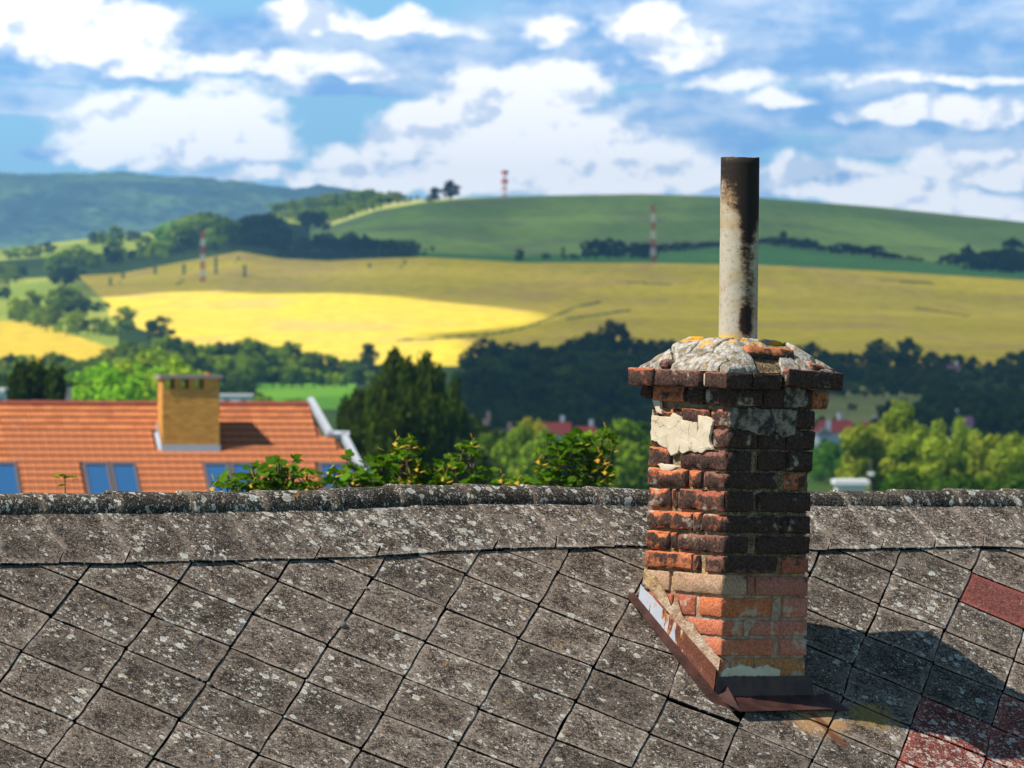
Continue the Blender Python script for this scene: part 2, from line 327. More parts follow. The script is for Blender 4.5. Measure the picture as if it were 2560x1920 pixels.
foot = t.math('MULTIPLY', t.step(z, 1.375, 1.405, 1, 0), t.step(t.math('ADD', side, t.math('MULTIPLY', nA, 0.6)), 0.0, 0.5, 1, 0))
c = t.mix(foot, c, (0.78, 0.46, 0.04))
t.set(t.b.inputs['Base Color'], c); bump(t, t.math('ADD', nB, t.math('MULTIPLY', nA, 0.6)), 0.45, 0.004); M_FLUE = t.m

t = material('rusty_sheet', 0.55)
oc = t.n('ShaderNodeTexCoord').outputs['Object']
nA = t.noise(oc, 12.0, 5.0, 0.6); nB = t.noise(oc, 90.0, 3.0)
c = t.mix(t.step(nA, 0.35, 0.65), (0.026, 0.009, 0.007), (0.075, 0.026, 0.018)); c = t.mix(t.step(nB, 0.6, 0.7, 0, 0.4), c, (0.18, 0.07, 0.03))
t.set(t.b.inputs['Base Color'], c); t.b.inputs['Specular IOR Level'].default_value = 0.45; bump(t, nA, 0.25, 0.004); M_RUST = t.m
t = material('flaking_grey_paint_on_rust', 0.6)
oc = t.n('ShaderNodeTexCoord').outputs['Object']; x, y, z = t.sep(oc)
drip = t.noise(t.vmath('MULTIPLY', oc, (1, 1.0, 0.22)), 34.0, 4.0, 0.6); nB = t.noise(oc, 120.0, 3.0)
lim = t.math('ADD', t.math('MULTIPLY', t.math('SUBTRACT', y, 0.27), 2.0), t.math('MULTIPLY', t.math('SUBTRACT', drip, 0.5), 2.0))
c = t.mix(t.step(nB, 0.35, 0.65), (0.085, 0.026, 0.016), (0.16, 0.055, 0.028))
c = t.mix(t.step(lim, -0.06, 0.02), c, (0.42, 0.17, 0.05)); c = t.mix(t.step(lim, 0.03, 0.08), c, t.mix(nB, (0.33, 0.36, 0.41), (0.46, 0.48, 0.52)))
t.set(t.b.inputs['Base Color'], c); M_PAINT = t.m
t = material('house_plaster', 0.95); oc = t.n('ShaderNodeTexCoord').outputs['Object']
t.set(t.b.inputs['Base Color'], t.mix(t.noise(oc, 1.5, 5.0), (0.38, 0.34, 0.27), (0.52, 0.48, 0.40))); M_PLASTER = t.m

# ------------------------------------------------------------------ lattice of the diagonal tiles, nodes as surveyed on the roof
S4 = 0.31342
NODES = {0: {(0,0):(610,188),(1,-1):(1420,185),(1,0):(1210,455),(2,-1):(2010,435),(0,1):(400,462),(1,1):(1005,722),(2,0):(1830,705),(0,2):(165,738),(1,2):(800,1012),(2,1):(1635,995),(1,3):(590,1305),(2,2):(1425,1285),(1,4):(355,1605),(2,3):(1215,1590)},
 640: {(2,-2):(165,175),(3,-3):(925,158),(4,-4):(1665,125),(3,-2):(750,425),(3,-1):(565,695),(4,-3):(1505,395),(4,-2):(1340,665),(3,0):(388,970),(4,-1):(1175,945),(5,-2):(1935,910),(3,1):(207,1262),(4,0):(1007,1235),(5,-1):(1770,1195),(3,2):(10,1560),(4,1):(830,1525),(5,0):(1607,1480)},
 1280: {(5,-5):(360,110),(6,-6):(1070,105),(5,-4):(205,375),(6,-5):(935,338),(5,-3):(45,635),(6,-4):(785,605),(7,-4):(1345,790),(6,-3):(645,870),(7,-3):(1235,1115),(6,-2):(500,1140),(7,-2):(1090,1395),(6,-1):(340,1440),(8,-3):(1795,1340),(8,-2):(1680,1630)},
 1920: {(9,-9):(980,115),(10,-10):(1615,105),(9,-8):(880,370),(9,-7):(775,610),(9,-6):(665,850),(9,-5):(595,1105),(9,-4):(475,1350),(9,-3):(345,1612),(10,-9):(1515,330),(10,-8):(1400,570),(10,-7):(1310,835),(10,-6):(1220,1090),(10,-5):(1130,1345),(10,-4):(1030,1600),(11,-9):(2030,565),(11,-8):(1955,810),(11,-7):(1865,1065),(11,-6):(1777,1332),(11,-5):(1735,1590)}}
LIN = np.array([[0.324314, -0.378305], [2.18710596, 0.0442054], [-0.00018757, 1.01784434]])
def lin(i, j): return np.array([1.0, (i - j - 13) / 10, (i + j - 2) / 5]) @ LIN
KN = {}
for x0, dd in NODES.items():
    for ij, (x, y) in dd.items(): KN[ij] = np.array(uw(x0 + x * S4, 1400 + y * S4))
KK = np.array(list(KN.keys()), float); KR = np.array([KN[k] - lin(*k) for k in KN])
def node(i, j):
    if (i, j) in KN: return KN[(i, j)]
    d2 = ((KK - (i, j)) ** 2).sum(1); w = 1 / d2 ** 1.5
    return lin(i, j) + (KR * w[:, None]).sum(0) / w.sum()
def from_top(x0, pts): return [(x0 + x * 0.28933, 1180 + y * 0.28933) for x, y in pts]
BANDPX = [(-700, 1432), (-300, 1424)] + from_top(0, [(0, 825), (500, 822), (1000, 820), (1500, 805), (2205, 785)]) + from_top(640, [(480, 780), (1070, 755), (1540, 720), (2000, 695)]) + \
         from_top(1280, [(0, 690), (500, 680), (1180, 665)]) + from_top(1920, [(390, 700), (700, 705), (960, 690), (1400, 680), (1840, 675), (2212, 680)]) + [(2900, 1376), (3300, 1376)]
BAND = np.array([uw(*p) for p in BANDPX])
RIMPX = [(-700, 1290), (-300, 1285), (0, 1281), (344, 1280), (640, 1275), (866, 1272), (1033, 1259), (1280, 1256), (1523, 1260), (1640, 1264), (2035, 1262), (2290, 1264), (2560, 1264), (2900, 1264), (3300, 1266)]
RIM = np.array([uw(*p) for p in RIMPX])
band_w = lambda u: float(np.interp(u, BAND[:, 0], BAND[:, 1]))
rim_w = lambda u: float(np.interp(u, RIM[:, 0], RIM[:, 1]))
UMIN, UMAX = BAND[0, 0] + 0.2, BAND[-1, 0] - 0.2

def clip(poly, a, b):
    """keep the part of a polygon to the left of the line a->b"""
    out = []; n = len(poly); s = lambda p: (b[0] - a[0]) * (p[1] - a[1]) - (b[1] - a[1]) * (p[0] - a[0])
    for k in range(n):
        p, q = poly[k], poly[(k + 1) % n]; sp, sq = s(p), s(q)
        if sp >= 0: out.append(p)
        if (sp >= 0) != (sq >= 0):
            u = sp / (sp - sq); out.append((p[0] + (q[0] - p[0]) * u, p[1] + (q[1] - p[1]) * u))
    return out
def area(poly): return 0.5 * sum(poly[k][0] * poly[(k + 1) % len(poly)][1] - poly[(k + 1) % len(poly)][0] * poly[k][1] for k in range(len(poly)))
def inset(poly, d):
    if area(poly) < 0: poly = poly[::-1]
    P = list(poly)
    for k in range(len(poly)):
        a, b = poly[k], poly[(k + 1) % len(poly)]; L = math.dist(a, b)
        if L < 1e-5: continue
        nx, ny = -(b[1] - a[1]) / L * d, (b[0] - a[0]) / L * d
        P = clip(P, (a[0] + nx, a[1] + ny), (b[0] + nx, b[1] + ny))
        if len(P) < 3: return None
    return P
def slab(name, poly, hfun, thick, mat, parent, step=0.07, jit=0.0019, ringd=0.014, rnd_corner=0.006, props=None):
    """a thin sheet piece: poly in roof coordinates (u, y-up-the-slope), ragged edge, lighter rim ring"""
    if area(poly) < 0: poly = poly[::-1]
    pts = []
    n = len(poly)
    for k in range(n):
        a, b = np.array(poly[k]), np.array(poly[(k + 1) % n]); L = np.linalg.norm(b - a)
        if L < 1e-4: continue
        r = min(rnd_corner, L * 0.3) / L; m = max(1, int(L / step))
        for q in range(m + 1):
            s = r + (1 - 2 * r) * q / m
            pts.append(a + (b - a) * s + RNG.normal(0, jit, 2))
    c = np.mean(pts, 0); rings = [pts]
    for dd in (ringd, ringd * 3):
        rings.append([p + (c - p) * min(0.8, dd / max(1e-4, np.linalg.norm(c - p))) for p in pts])
    V = []; E = []
    N = len(pts)
    for ri, rg in enumerate(rings):
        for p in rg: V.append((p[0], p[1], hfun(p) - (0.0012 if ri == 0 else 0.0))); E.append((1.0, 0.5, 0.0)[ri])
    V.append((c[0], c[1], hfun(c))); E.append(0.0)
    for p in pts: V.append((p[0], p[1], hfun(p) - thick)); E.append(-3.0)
    Fc = []
    for ri in range(2):
        for k in range(N): Fc.append((ri * N + k, ri * N + (k + 1) % N, (ri + 1) * N + (k + 1) % N, (ri + 1) * N + k))
    for k in range(N): Fc.append((2 * N + k, 2 * N + (k + 1) % N, 3 * N))
    for k in range(N): Fc.append((3 * N + 1 + k, 3 * N + 1 + (k + 1) % N, (k + 1) % N, k))
    o = mesh_obj(name, V, Fc, mat, parent)
    at_ = o.data.attributes.new('edge', 'FLOAT', 'POINT'); at_.data.foreach_set('value', E)
    for k, v in (props or {}).items(): o[k] = v
    return o

house = empty('old_house'); house.matrix_world = Matrix.Translation(P0)
tag(house, 'old house under a grey lichened roof of diagonal tiles with a crumbling brick chimney', 'house')
APEX_OFF = 0.085
def ridge_local(u):      # apex line in roof coordinates
    return (u, -rim_w(u) + APEX_OFF)
# deck under the tiles and the far slope
us = np.linspace(UMIN, UMAX, 60); V = []; Fc = []
MR = Matrix((R_, -D_, N_)).transposed().to_4x4()
WLOW = 2.6
for u in us:
    a = ridge_local(u)[1]
    V += [(u, -WLOW, -0.022), (u, 0.0, -0.022), (u, a, -0.022)]
for k in range(len(us) - 1):
    for q in range(2): Fc.append((3 * k + q, 3 * k + 3 + q, 3 * k + 4 + q, 3 * k + 1 + q))
roof = mesh_obj('roof', V, Fc, M_DECK, house); roof.matrix_local = MR
V = []; Fc = []
MRi = MR.inverted()
for u in us:
    p = MR @ Vector((u, ridge_local(u)[1], -0.02))
    V += [p, p - H_ * 3.3 - Vector((0, 0, 3.3 * math.tan(AL)))]
for k in range(len(us) - 1): Fc.append((2 * k, 2 * k + 2, 2 * k + 3, 2 * k + 1))
mesh_obj('far_roof_slope', V, Fc, M_TILE, house)
# walls of the house below the roof
mb = MB(); pL = MR @ Vector((0, -WLOW + 0.3, -0.1)); zt = pL.z - 0.05
Mh = Matrix((R_, -H_, Vector((0, 0, 1)))).transposed().to_4x4()
ylo = (-WLOW + 0.3) * math.cos(AL); yhi = ridge_local(0)[1] * math.cos(AL) + 2.9
mb.box(UMIN + 0.2, UMAX - 0.2, ylo, yhi, -11.0, zt, Mh)
mb.obj('wall', M_PLASTER, house)
for uu in (UMIN + 0.2, UMAX - 0.2):
    ym = ridge_local(uu)[1] * math.cos(AL); zr = ridge_local(uu)[1] * math.sin(AL) - 0.06
    V = [Mh @ Vector((uu + e, yy, zz)) for e in (-0.1, 0.1) for yy, zz in ((ylo, zt + 0.001), (yhi, zt + 0.001), (ym, zr))]
    mesh_obj('gable_wall', V, [(0, 1, 2), (5, 4, 3), (0, 3, 4, 1), (1, 4, 5, 2), (2, 5, 3, 0)], M_PLASTER, house)

RED_CLEAN = {(10, -10)}; RED_LICHEN = {(10, -6), (10, -5), (11, -7), (11, -6), (10, -4), (11, -5), (12, -6)}
GAP = 0.0032
for i in range(-6, 18):
    for j in range(-16, 12):
        q = [node(i, j), node(i + 1, j), node(i + 1, j + 1), node(i, j + 1)]      # top, right, bottom, left
        cu = np.mean([p[0] for p in q]); cw = np.mean([p[1] for p in q])
        if cu < UMIN + 0.25 or cu > UMAX - 0.25 or cw > 1.75: continue
        bw = band_w(cu)
        if q[2][1] < bw - 0.02: continue
        poly = [(p[0], -p[1]) for p in q]
        wt, wb = q[0][1], q[2][1]
        # cut along the ridge course
        u0, u1 = min(p[0] for p in poly) - 0.05, max(p[0] for p in poly) + 0.05
        if (i, j) == (6, -6): poly = clip(poly[::-1] if area(poly) < 0 else poly, (1.0, 0.375), (-1.0, 0.375)[::1]) if False else poly
        poly = inset(poly, GAP / 2 + RNG.uniform(0, 0.0015))
        if not poly: continue
        poly = clip(poly, (u1, -band_w(u1) + 0.006), (u0, -band_w(u0) + 0.006))
        if (i, j) == (6, -6): poly = clip(poly, uw(1560, 1494)[0:1] + (-uw(1560, 1494)[1],), (uw(1700, 1494)[0], -uw(1700, 1494)[1]))
        if (i, j) in ((7, -4), (6, -5)):       # cut along the side flashing
            a = uw(1610, 1535); b = uw(1852, 1822); poly = clip(poly, (b[0] + .0, -b[1]), (a[0], -a[1])) if True else poly
        if len(poly) < 3 or abs(area(poly)) < 0.002: continue
        tilt = RNG.normal(0, 0.0012, 2); z0 = RNG.uniform(0.0, 0.002); cc = (cu, -cw)
        lift = 0.010 if (i, j) == (7, -4) else 0.0
        def hf(p, wt=wt, wb=wb, tilt=tilt, z0=z0, cc=cc, lift=lift):
            s = (-p[1] - wt) / (wb - wt)
            return z0 + 0.002 + (0.012 + lift) * s + tilt[0] * (p[0] - cc[0]) * 8 * 0.3 + tilt[1] * (p[1] - cc[1]) * 0.3
        mat = M_REDC if (i, j) in RED_CLEAN else M_REDM if (i, j) in RED_LICHEN else M_TILE
        lv = float(np.clip(RNG.normal(0.02, 0.05) + 0.05 * (cw < -0.3), -0.1, 0.3))
        if (i, j) == (10, -6): lv = -0.12
        o = slab('tile', poly, hf, 0.008, mat, roof, props={'lichen': lv})
        if (i, j) in RED_CLEAN: o['label'] = 'smooth red tile with white specks'
        elif (i, j) in RED_LICHEN: o['label'] = 'red tile blotched with white lichen'
# the ridge course: overlapping tiles whose joints open in a slit at the lower edge
SL = [from_top(0, [(485, 810), (550, 715)]), from_top(0, [(1055, 805), (1112, 720)]), from_top(0, [(1615, 795), (1675, 706)]), from_top(0, [(2160, 780), (2215, 695)]),
      from_top(640, [(490, 775), (545, 680)]), from_top(640, [(1015, 748), (1060, 673)]), from_top(640, [(1540, 712), (1592, 625)]), from_top(640, [(2035, 690), (2088, 600)]),
      from_top(1280, [(340, 665), (376, 590)]), from_top(1280, [(855, 660), (890, 590)]), [(1665, 1374), (1680, 1350)], [(1800, 1378), (1815, 1352)], [(1930, 1382), (1944, 1354)],
      from_top(1920, [(490, 690), (538, 600)]), from_top(1920, [(960, 685), (990, 618)]), from_top(1920, [(1410, 668), (1438, 605)]), from_top(1920, [(1843, 670), (1856, 596)])]
SLu = [(np.array(uw(*a)), np.array(uw(*b))) for a, b in SL]
st = np.mean([SLu[k + 1][0][0] - SLu[k][0][0] for k in range(len(SLu) - 1)])
for k in range(1, 6): SLu.insert(0, (SLu[0][0] - (st, 0), SLu[0][1] - (st, 0)))
for k in range(1, 6): SLu.append((SLu[-1][0] + (st, 0), SLu[-1][1] + (st, 0)))
for k in range(len(SLu) - 1):
    (a0, a1), (b0, b1) = SLu[k], SLu[k + 1]
    g = 0.0032
    if a0[0] < UMIN or b0[0] > UMAX: continue
    wa = lambda u: -band_w(u) + RNG.normal(0, 0.0015)
    top = lambda u: -rim_w(u) + 0.06
    poly = [(a0[0] + g, wa(a0[0])), (b0[0] - g, wa(b0[0])), (b1[0] - g, -b1[1]), (b1[0] + 0.004, -b1[1] + 0.004), (b1[0] + 0.004, top(b1[0])), (a1[0] - 0.003, top(a1[0])), (a1[0] - 0.003, -a1[1] + 0.004), (a1[0] + g, -a1[1])]
    kk = k % 2
    wb_ = -(band_w(a0[0]) + band_w(b0[0])) / 2
    hf = lambda p, wb_=wb_, kk=kk, ua=a1[0], ub=b1[0]: 0.020 - 0.030 * max(0.0, p[1] - wb_) - 0.0042 * (p[0] - ua) / (ub - ua) + 0.003
    lv = [0.06, 0.06, 0.10, 0.22, 0.40, 0.44, 0.42, 0.36, 0.30, 0.26, 0.20, 0.16, 0.2, 0.26, 0.3, 0.22, 0.2][min(16, max(0, k - 5))]
    slab('ridge_course_tile', poly, hf, 0.010, M_TILE, roof, step=0.05, rnd_corner=0.002, props={'lichen': lv})
# half-round ridge caps, wide end lapping the narrow end of the one before
BP = [-700, -560, -415, -270, -85, 107, 300, 480, 664, 838, 1003, 1172, 1337, 1500, 1672, 1828, 1972, 2117, 2261, 2401, 2545, 2690, 2830, 2970, 3110, 3250]
TOPPX = [(-700, 1238), (0, 1231), (107, 1229), (300, 1227), (480, 1227), (664, 1226), (838, 1221), (1003, 1210), (1172, 1208.5), (1337, 1211), (1500, 1216), (1672, 1221), (2000, 1222), (2117, 1226), (2261, 1223), (2401, 1221), (2545, 1221), (3250, 1222)]
for k in range(len(BP) - 1):
    x0, x1 = BP[k], BP[k + 1] + 10
    def axis(x, R):
        rim = float(np.interp(x, [p[0] for p in RIMPX], [p[1] for p in RIMPX])); u, w = uw(x, rim - 3, 0.020)
        q = P0 + R_ * u + D_ * w + N_ * 0.020 - H_ * R
        return q
    Ra, Rb = 0.079, 0.067
    A = axis(x0, Ra); B = axis(x1, Rb)
    ty = float(np.interp(x0, [p[0] for p in TOPPX], [p[1] for p in TOPPX]))
    za = at(x0, ty, A.y).z - Ra; ty1 = float(np.interp(x1, [p[0] for p in TOPPX], [p[1] + 5.5 for p in TOPPX])); zb = at(x1, ty1, B.y).z - Rb
    A.z = za; B.z = zb
    if k == 5: A.z -= 0.004; B.z -= 0.006
    V = []; E = []; n = 12; m = 9
    for s in range(m + 1):
        f = s / m; c = A.lerp(B, f); R = Ra + (Rb - Ra) * f
        if s == 0: R += 0.002
        for lay in (0, 1):
            Rr = R - (0.011 if lay else 0)
            for a in range(n + 1):
                ang = -0.15 + (math.pi + 0.3) * a / n
                d = -H_ * math.cos(ang) * -1 + Vector((0, 0, math.sin(ang)))
                wv = mnoise.noise(Vector((x0 + s * 3.1, a * 0.9, k))) * 0.0025
                V.append(c - P0 + d * (Rr + wv) + R_ * (0.006 * mnoise.noise(Vector((a * 0.7, k, 2))) if s in (0, m) else 0))
                E.append(1.0 if s in (0, m) else 0.0)
    Fc = []; w = 2 * (n + 1)
    for s in range(m):
        for a in range(n):
            i0 = s * w + a; Fc.append((i0, i0 + w, i0 + w + 1, i0 + 1)); j0 = i0 + n + 1; Fc.append((j0 + 1, j0 + w + 1, j0 + w, j0))
        for a, sgn in ((0, 0), (n, 1)):
            i0 = s * w + a; Fc.append((i0, i0 + n + 1, i0 + n + 1 + w, i0 + w))
    for s in (0, m):
        for a in range(n): i0 = s * w + a; Fc.append((i0, i0 + 1, i0 + n + 2, i0 + n + 1))
    Vl = [MRi @ Vector(v) for v in V]
    o = mesh_obj('ridge_tile', Vl, Fc, M_RIDGE, roof, smooth=True); o['lichen'] = float(RNG.uniform(0.0, 0.14))
    at_ = o.data.attributes.new('edge', 'FLOAT', 'POINT'); at_.data.foreach_set('value', E)

# ------------------------------------------------------------------ the chimney (local x along the ridge, y up the slope, z up; leaning 2.2 degrees)
C0 = at(1797, 1745, 23.03)
u_, w_ = uw(1797, 1745); C0 = P0 + R_ * u_ + D_ * w_
LEAN = Matrix.Rotation(math.radians(2.0), 4, 'Y')
MCH = Matrix.Translation(C0 - P0) @ LEAN @ Mh
SC = F / C0.y
ZP = lambda y: (1745 - y) / SC
RW, LW = 0.437, 0.470
def lattice(L, rad, step):
    n = max(2, int(round((L - 2 * rad) / step))); return [0.0, rad] + [rad + (L - 2 * rad) * k / n for k in range(1, n)] + [L - rad, L]
def rock(name, x0, x1, y0, y1, z0, z1, mat, parent, rad=0.008, step=0.03, amp=0.003, seed=0, M=None, chip=0.35):
    ax = [lattice(b - a, min(rad, (b - a) * 0.3), step) for a, b in ((x0, x1), (y0, y1), (z0, z1))]
    dims = (x1 - x0, y1 - y0, z1 - z0); idx = {}; V = []; E = []
    def vid(i, j, k):
        if (i, j, k) in idx: return idx[(i, j, k)]
        p = Vector((ax[0][i], ax[1][j], ax[2][k])); r = [min(rad, d * 0.3) for d in dims]
        inn = Vector([min(max(p[a], r[a]), dims[a] - r[a]) for a in range(3)]); d = p - inn
        nb = sum(abs(d[a]) > 1e-6 for a in range(3))
        if d.length > 1e-6: p = inn + d.normalized() * min(rad, d.length)
        q = p + Vector((x0, y0, z0))
        nv = mnoise.noise_vector(q * 32 + Vector((seed, 0, 0))) * amp + mnoise.noise_vector(q * 90 + Vector((0, seed, 0))) * amp * 0.45
        e = 1.0 if nb >= 2 else 0.0
        if nb >= 2:
            ch = max(0.0, mnoise.noise(q * 26 + Vector((0, 0, seed * 3.1))) - 0.08) * chip * 0.06
            p = p + (Vector([dims[a] / 2 for a in range(3)]) - p).normalized() * ch
        p = p + nv + Vector((x0, y0, z0))
        if M: p = M @ p
        idx[(i, j, k)] = len(V); V.append(p); E.append(e if nb >= 2 else (0.35 if min(abs(p[2] - z0), abs(z1 - p[2])) < 0.016 else 0.0)); return idx[(i, j, k)]
    n = [len(a) - 1 for a in ax]; Fc = []
    for a in range(3):
        b, c = (a + 1) % 3, (a + 2) % 3
        for side in (0, n[a]):
            for p in range(n[b]):
                for q in range(n[c]):
                    ids = []
                    for (pp, qq) in ((p, q), (p + 1, q), (p + 1, q + 1), (p, q + 1)):
                        ijk = [0, 0, 0]; ijk[a] = side; ijk[b] = pp; ijk[c] = qq; ids.append(vid(*ijk))
                    Fc.append(tuple(ids) if side else tuple(ids[::-1]))
    o = mesh_obj(name, V, Fc, mat, parent, smooth=True)
    at_ = o.data.attributes.new('edge', 'FLOAT', 'POINT'); at_.data.foreach_set('value', E)
    return o
# core of mortar
def core_mesh(name, x0, x1, y0, y1, z0, z1, parent, mat):
    nx, nz = 26, int((z1 - z0) / 0.018); V = []; Fc = []
    per = []
    for s in range(nx): per.append((x0 + (x1 - x0) * s / nx, y0))
    for s in range(nx): per.append((x1, y0 + (y1 - y0) * s / nx))
    for s in range(nx): per.append((x1 - (x1 - x0) * s / nx, y1))
    for s in range(nx): per.append((x0, y1 - (y1 - y0) * s / nx))
    P = len(per)
    for k in range(nz + 1):
        z = z0 + (z1 - z0) * k / nz
        for (x, y) in per:
            nv = mnoise.noise(Vector((x * 30, y * 30, z * 45))) * 0.006 + mnoise.noise(Vector((x * 90, y * 90, z * 90))) * 0.003
            g = 1 + 0.026 * max(0.0, min(1.0, (0.45 - z) / 0.15))
            cx, cy_ = (x0 + x1) / 2, (y0 + y1) / 2
            V.append((cx + (x - cx) * (g + nv * 3), cy_ + (y - cy_) * (g + nv * 3), z))
    for k in range(nz):
        for s in range(P): Fc.append((k * P + s, k * P + (s + 1) % P, (k + 1) * P + (s + 1) % P, (k + 1) * P + s))
    V.append(((x0 + x1) / 2, (y0 + y1) / 2, z1)); c = len(V) - 1
    for s in range(P): Fc.append((nz * P + s, nz * P + (s + 1) % P, c))
    return mesh_obj(name, V, Fc, mat, parent, smooth=True)
chim = core_mesh('chimney', 0.014, RW - 0.014, 0.014, LW - 0.014, -0.35, ZP(985), house, M_MORT)
chim.matrix_local = MCH
chim['label'] = 'leaning sooty brick chimney with a pale flue pipe'
ORANGE = (0.62, 0.165, 0.050); RED = (0.42, 0.10, 0.045); PURP = (0.22, 0.075, 0.050); PINK = (0.62, 0.20, 0.125); OCHRE = (0.58, 0.22, 0.06); GREYB = (0.50, 0.31, 0.185)
BN = [0]
def brick(x0, x1, y0, y1, z0, z1, col=None, soot=0.0, M=None, label=None, rad=0.009, amp=0.003, step=0.028, name='brick', chip=0.35):
    BN[0] += 1
    o = rock(name, x0, x1, y0, y1, z0, z1, M_BRICK, chim, rad=rad, step=step, amp=amp, seed=BN[0] * 7.3, M=M, chip=chip)
    c = col or random.choice([ORANGE, RED, RED, ORANGE, PURP]); k = random.uniform(0.85, 1.12)
    o.color = (c[0] * k, c[1] * k, c[2] * k, 1); o['soot'] = float(soot)
    if label: o['label'] = label
    return o
# courses: (top y, left face [x intervals], left face edges, right face [x intervals], right face edges) in px of the 600x450 detail views
COURSES = [
 (1021, [(270,345),(350,470),(478,548),(555,800),(810,962)], (262,975), [(978,1400),(1412,1790)], (975,1790), 0.0),
 (1070, [(262,440),(450,800),(822,965)], (258,970), [(968,1250),(1262,1520),(1530,1785)], (970,1785), 0.0),
 (1124, [(252,445),(540,968)], (250,970), [(972,1200),(1268,1520),(1528,1770)], (970,1775), 0.0),
 (1179, [(240,606),(630,738),(762,965)], (238,968), [(968,1460),(1520,1702)], (968,1775), 0.0),
 (1227, [(238,442),(458,495),(525,955)], (236,958), [(958,1222),(1252,1756)], (958,1756), 0.0),
 (1285, [(228,658),(666,738),(745,945)], (226,948), [(948,1450),(1470,1512),(1522,1742)], (948,1745), 0.0),
 (1338, [(230,430),(446,502),(512,938)], (228,942), [(942,1172),(1255,1750)], (942,1750), 0.0),
 (1389, [(214,656),(664,702),(765,928)], (212,930), [(930,1428),(1488,1738)], (930,1740), 0.0),
 (1437, [(226,440),(480,930)], (224,930), [(930,1152),(1165,1222),(1242,1728)], (930,1730), 0.0),
 (1494, [(222,455),(478,665),(710,905)], (218,905), [(905,1410),(1482,1720)], (905,1722), 0.0),
 (1549, [(215,560),(600,902)], (212,903), [(903,1140),(1170,1702)], (903,1705), 0.0),
 (1597, [(215,400),(430,700),(762,898)], (210,898), [(895,1390),(1440,1700)], (895,1702), 0.0),
 (1645, [(215,500),(530,892)], (210,892), [(892,980),(1000,1195),(1210,1692)], (892,1698), 0.0),
 (1700, [(215,640),(660,890)], (210,890), [(892,1300),(1320,1690)], (890,1695), 0.0)]
for ci, (ty, L, (xl, xc), Rr, (rc, xr), _) in enumerate(COURSES):
    nxt = COURSES[ci + 1][0] if ci + 1 < len(COURSES) else 1755
    z1 = ZP(ty) - 0.002; z0 = ZP(nxt) + 0.0085
    if ty <= 1124: z0 = ZP(nxt) + 0.006
    Ly = [((xc - b) / (xc - xl) * LW, (xc - a) / (xc - xl) * LW) for a, b in L]      # (near, far)
    Rx = [((a - rc) / (xr - rc) * RW, (b - rc) / (xr - rc) * RW) for a, b in Rr]
    xmax = RW + (0.0 if ty != 1179 else -0.025)
    def place(x0, x1, y0, y1, role):
        low = ty >= 1437
        if role == 'corner': soot = -0.02; col = [None, PURP, PURP, PURP, RED, RED, PURP, PURP, GREYB, ORANGE, ORANGE, ORANGE, ORANGE, ORANGE][ci]
        elif role == 'left': soot = -0.02; col = [ORANGE, ORANGE, ORANGE, ORANGE, ORANGE, ORANGE, ORANGE, ORANGE, GREYB, RED, ORANGE, ORANGE, RED, RED][ci]
        else: soot = 0.05; col = [PURP, PURP, PURP, PURP, PURP, PURP, PURP, RED, (0.46, 0.15, 0.10), PINK, PINK, PINK, OCHRE, RED][ci]
        if ty == 1389 and role == 'right': soot = -0.45
        if low: soot = {1437: 0.12, 1494: 0.05}.get(ty, -0.05)
        if role == 'corner' and ty in (1494,): col = ORANGE
        if role == 'corner' and ty in (1549, 1597): col = (0.58, 0.165, 0.075)
        if role == 'right' and ty == 1179: col = ORANGE; soot = -0.5
        j = RNG.uniform(-0.004, 0.003, 2)
        if not low: j = RNG.uniform(-0.007, 0.004, 2)
        if ty in (1389, 1285, 1179) and role == 'left': j -= 0.006
        px = j[0] if role != 'right' else 0.0; py = j[1] if role != 'left' else 0.0
        rad = 0.007 if not low else 0.005
        brick(x0 + px, x1, y0 + py, y1, z0 + RNG.uniform(-.002, .002), z1 + RNG.uniform(-.003, .002), col, soot, rad=rad, amp=0.0045 if not low else 0.0030, chip=1.0 if not low else 0.3)
    near = min(Ly); first = min(Rx)
    place(0.0, max(first[1], 0.04), 0.0, max(near[1], 0.04), 'corner')
    for (a, b) in Ly:
        if (a, b) == near: continue
        dep = 0.14 if b < LW - 0.03 else 0.20
        place(0.0, dep, a, min(b, LW), 'left')
    for (a, b) in Rx:
        if (a, b) == first: continue
        dep = 0.12 if b < RW - 0.04 else 0.23
        place(a, min(b, xmax), 0.0, dep, 'right')
    # the two faces turned away
    if ci < 9:
        off = 0.0 if ci % 2 else 0.13; yy = 0.24
        while yy < LW - 0.05:
            e = min(LW, yy + (0.26 if (ci % 2) else 0.14)); brick(RW - 0.13, RW, yy, e - 0.012, z0, z1, None, 0.1, step=0.06, amp=0.002); yy = e
        xx = 0.21
        while xx < RW - 0.14:
            e = min(RW - 0.13, xx + (0.14 if (ci % 2) else 0.26)); 
            if e - xx > 0.04: brick(xx, e - 0.012, LW - 0.12, LW, z0, z1, None, 0.1, step=0.06, amp=0.002)
            xx = e
# corbel course
zc0, zc1 = ZP(1014), ZP(968)
fy = lambda a: (970 - a) / (970 - 258) * LW
o1 = 0.012; o2 = 0.026
brick(-o1, 0.15, 0.0 - o2, fy(765), zc0, zc1, PURP, 0.1)
brick(-o1, 0.12, fy(745), fy(605), zc0 + .001, zc1, PURP, 0.05); brick(-o1 - .004, 0.12, fy(590), fy(290), zc0 + .008, zc1, ORANGE, -0.25)
brick(-0.03, 0.10, LW - 0.015, LW + 0.045, zc0 + 0.014, zc1 - 0.002, PURP, 0.1, rad=0.02)
brick(0.155, 0.27, -o2, 0.12, zc0 - .003, zc1, PURP, 0.2); brick(0.275, 0.40, -o2, 0.12, zc0 - .002, zc1, PURP, 0.1); brick(0.405, RW + 0.045, -o2 - .004, 0.14, zc0 - 0.004, zc1 - .002, (0.5, 0.15, 0.05), -0.55)
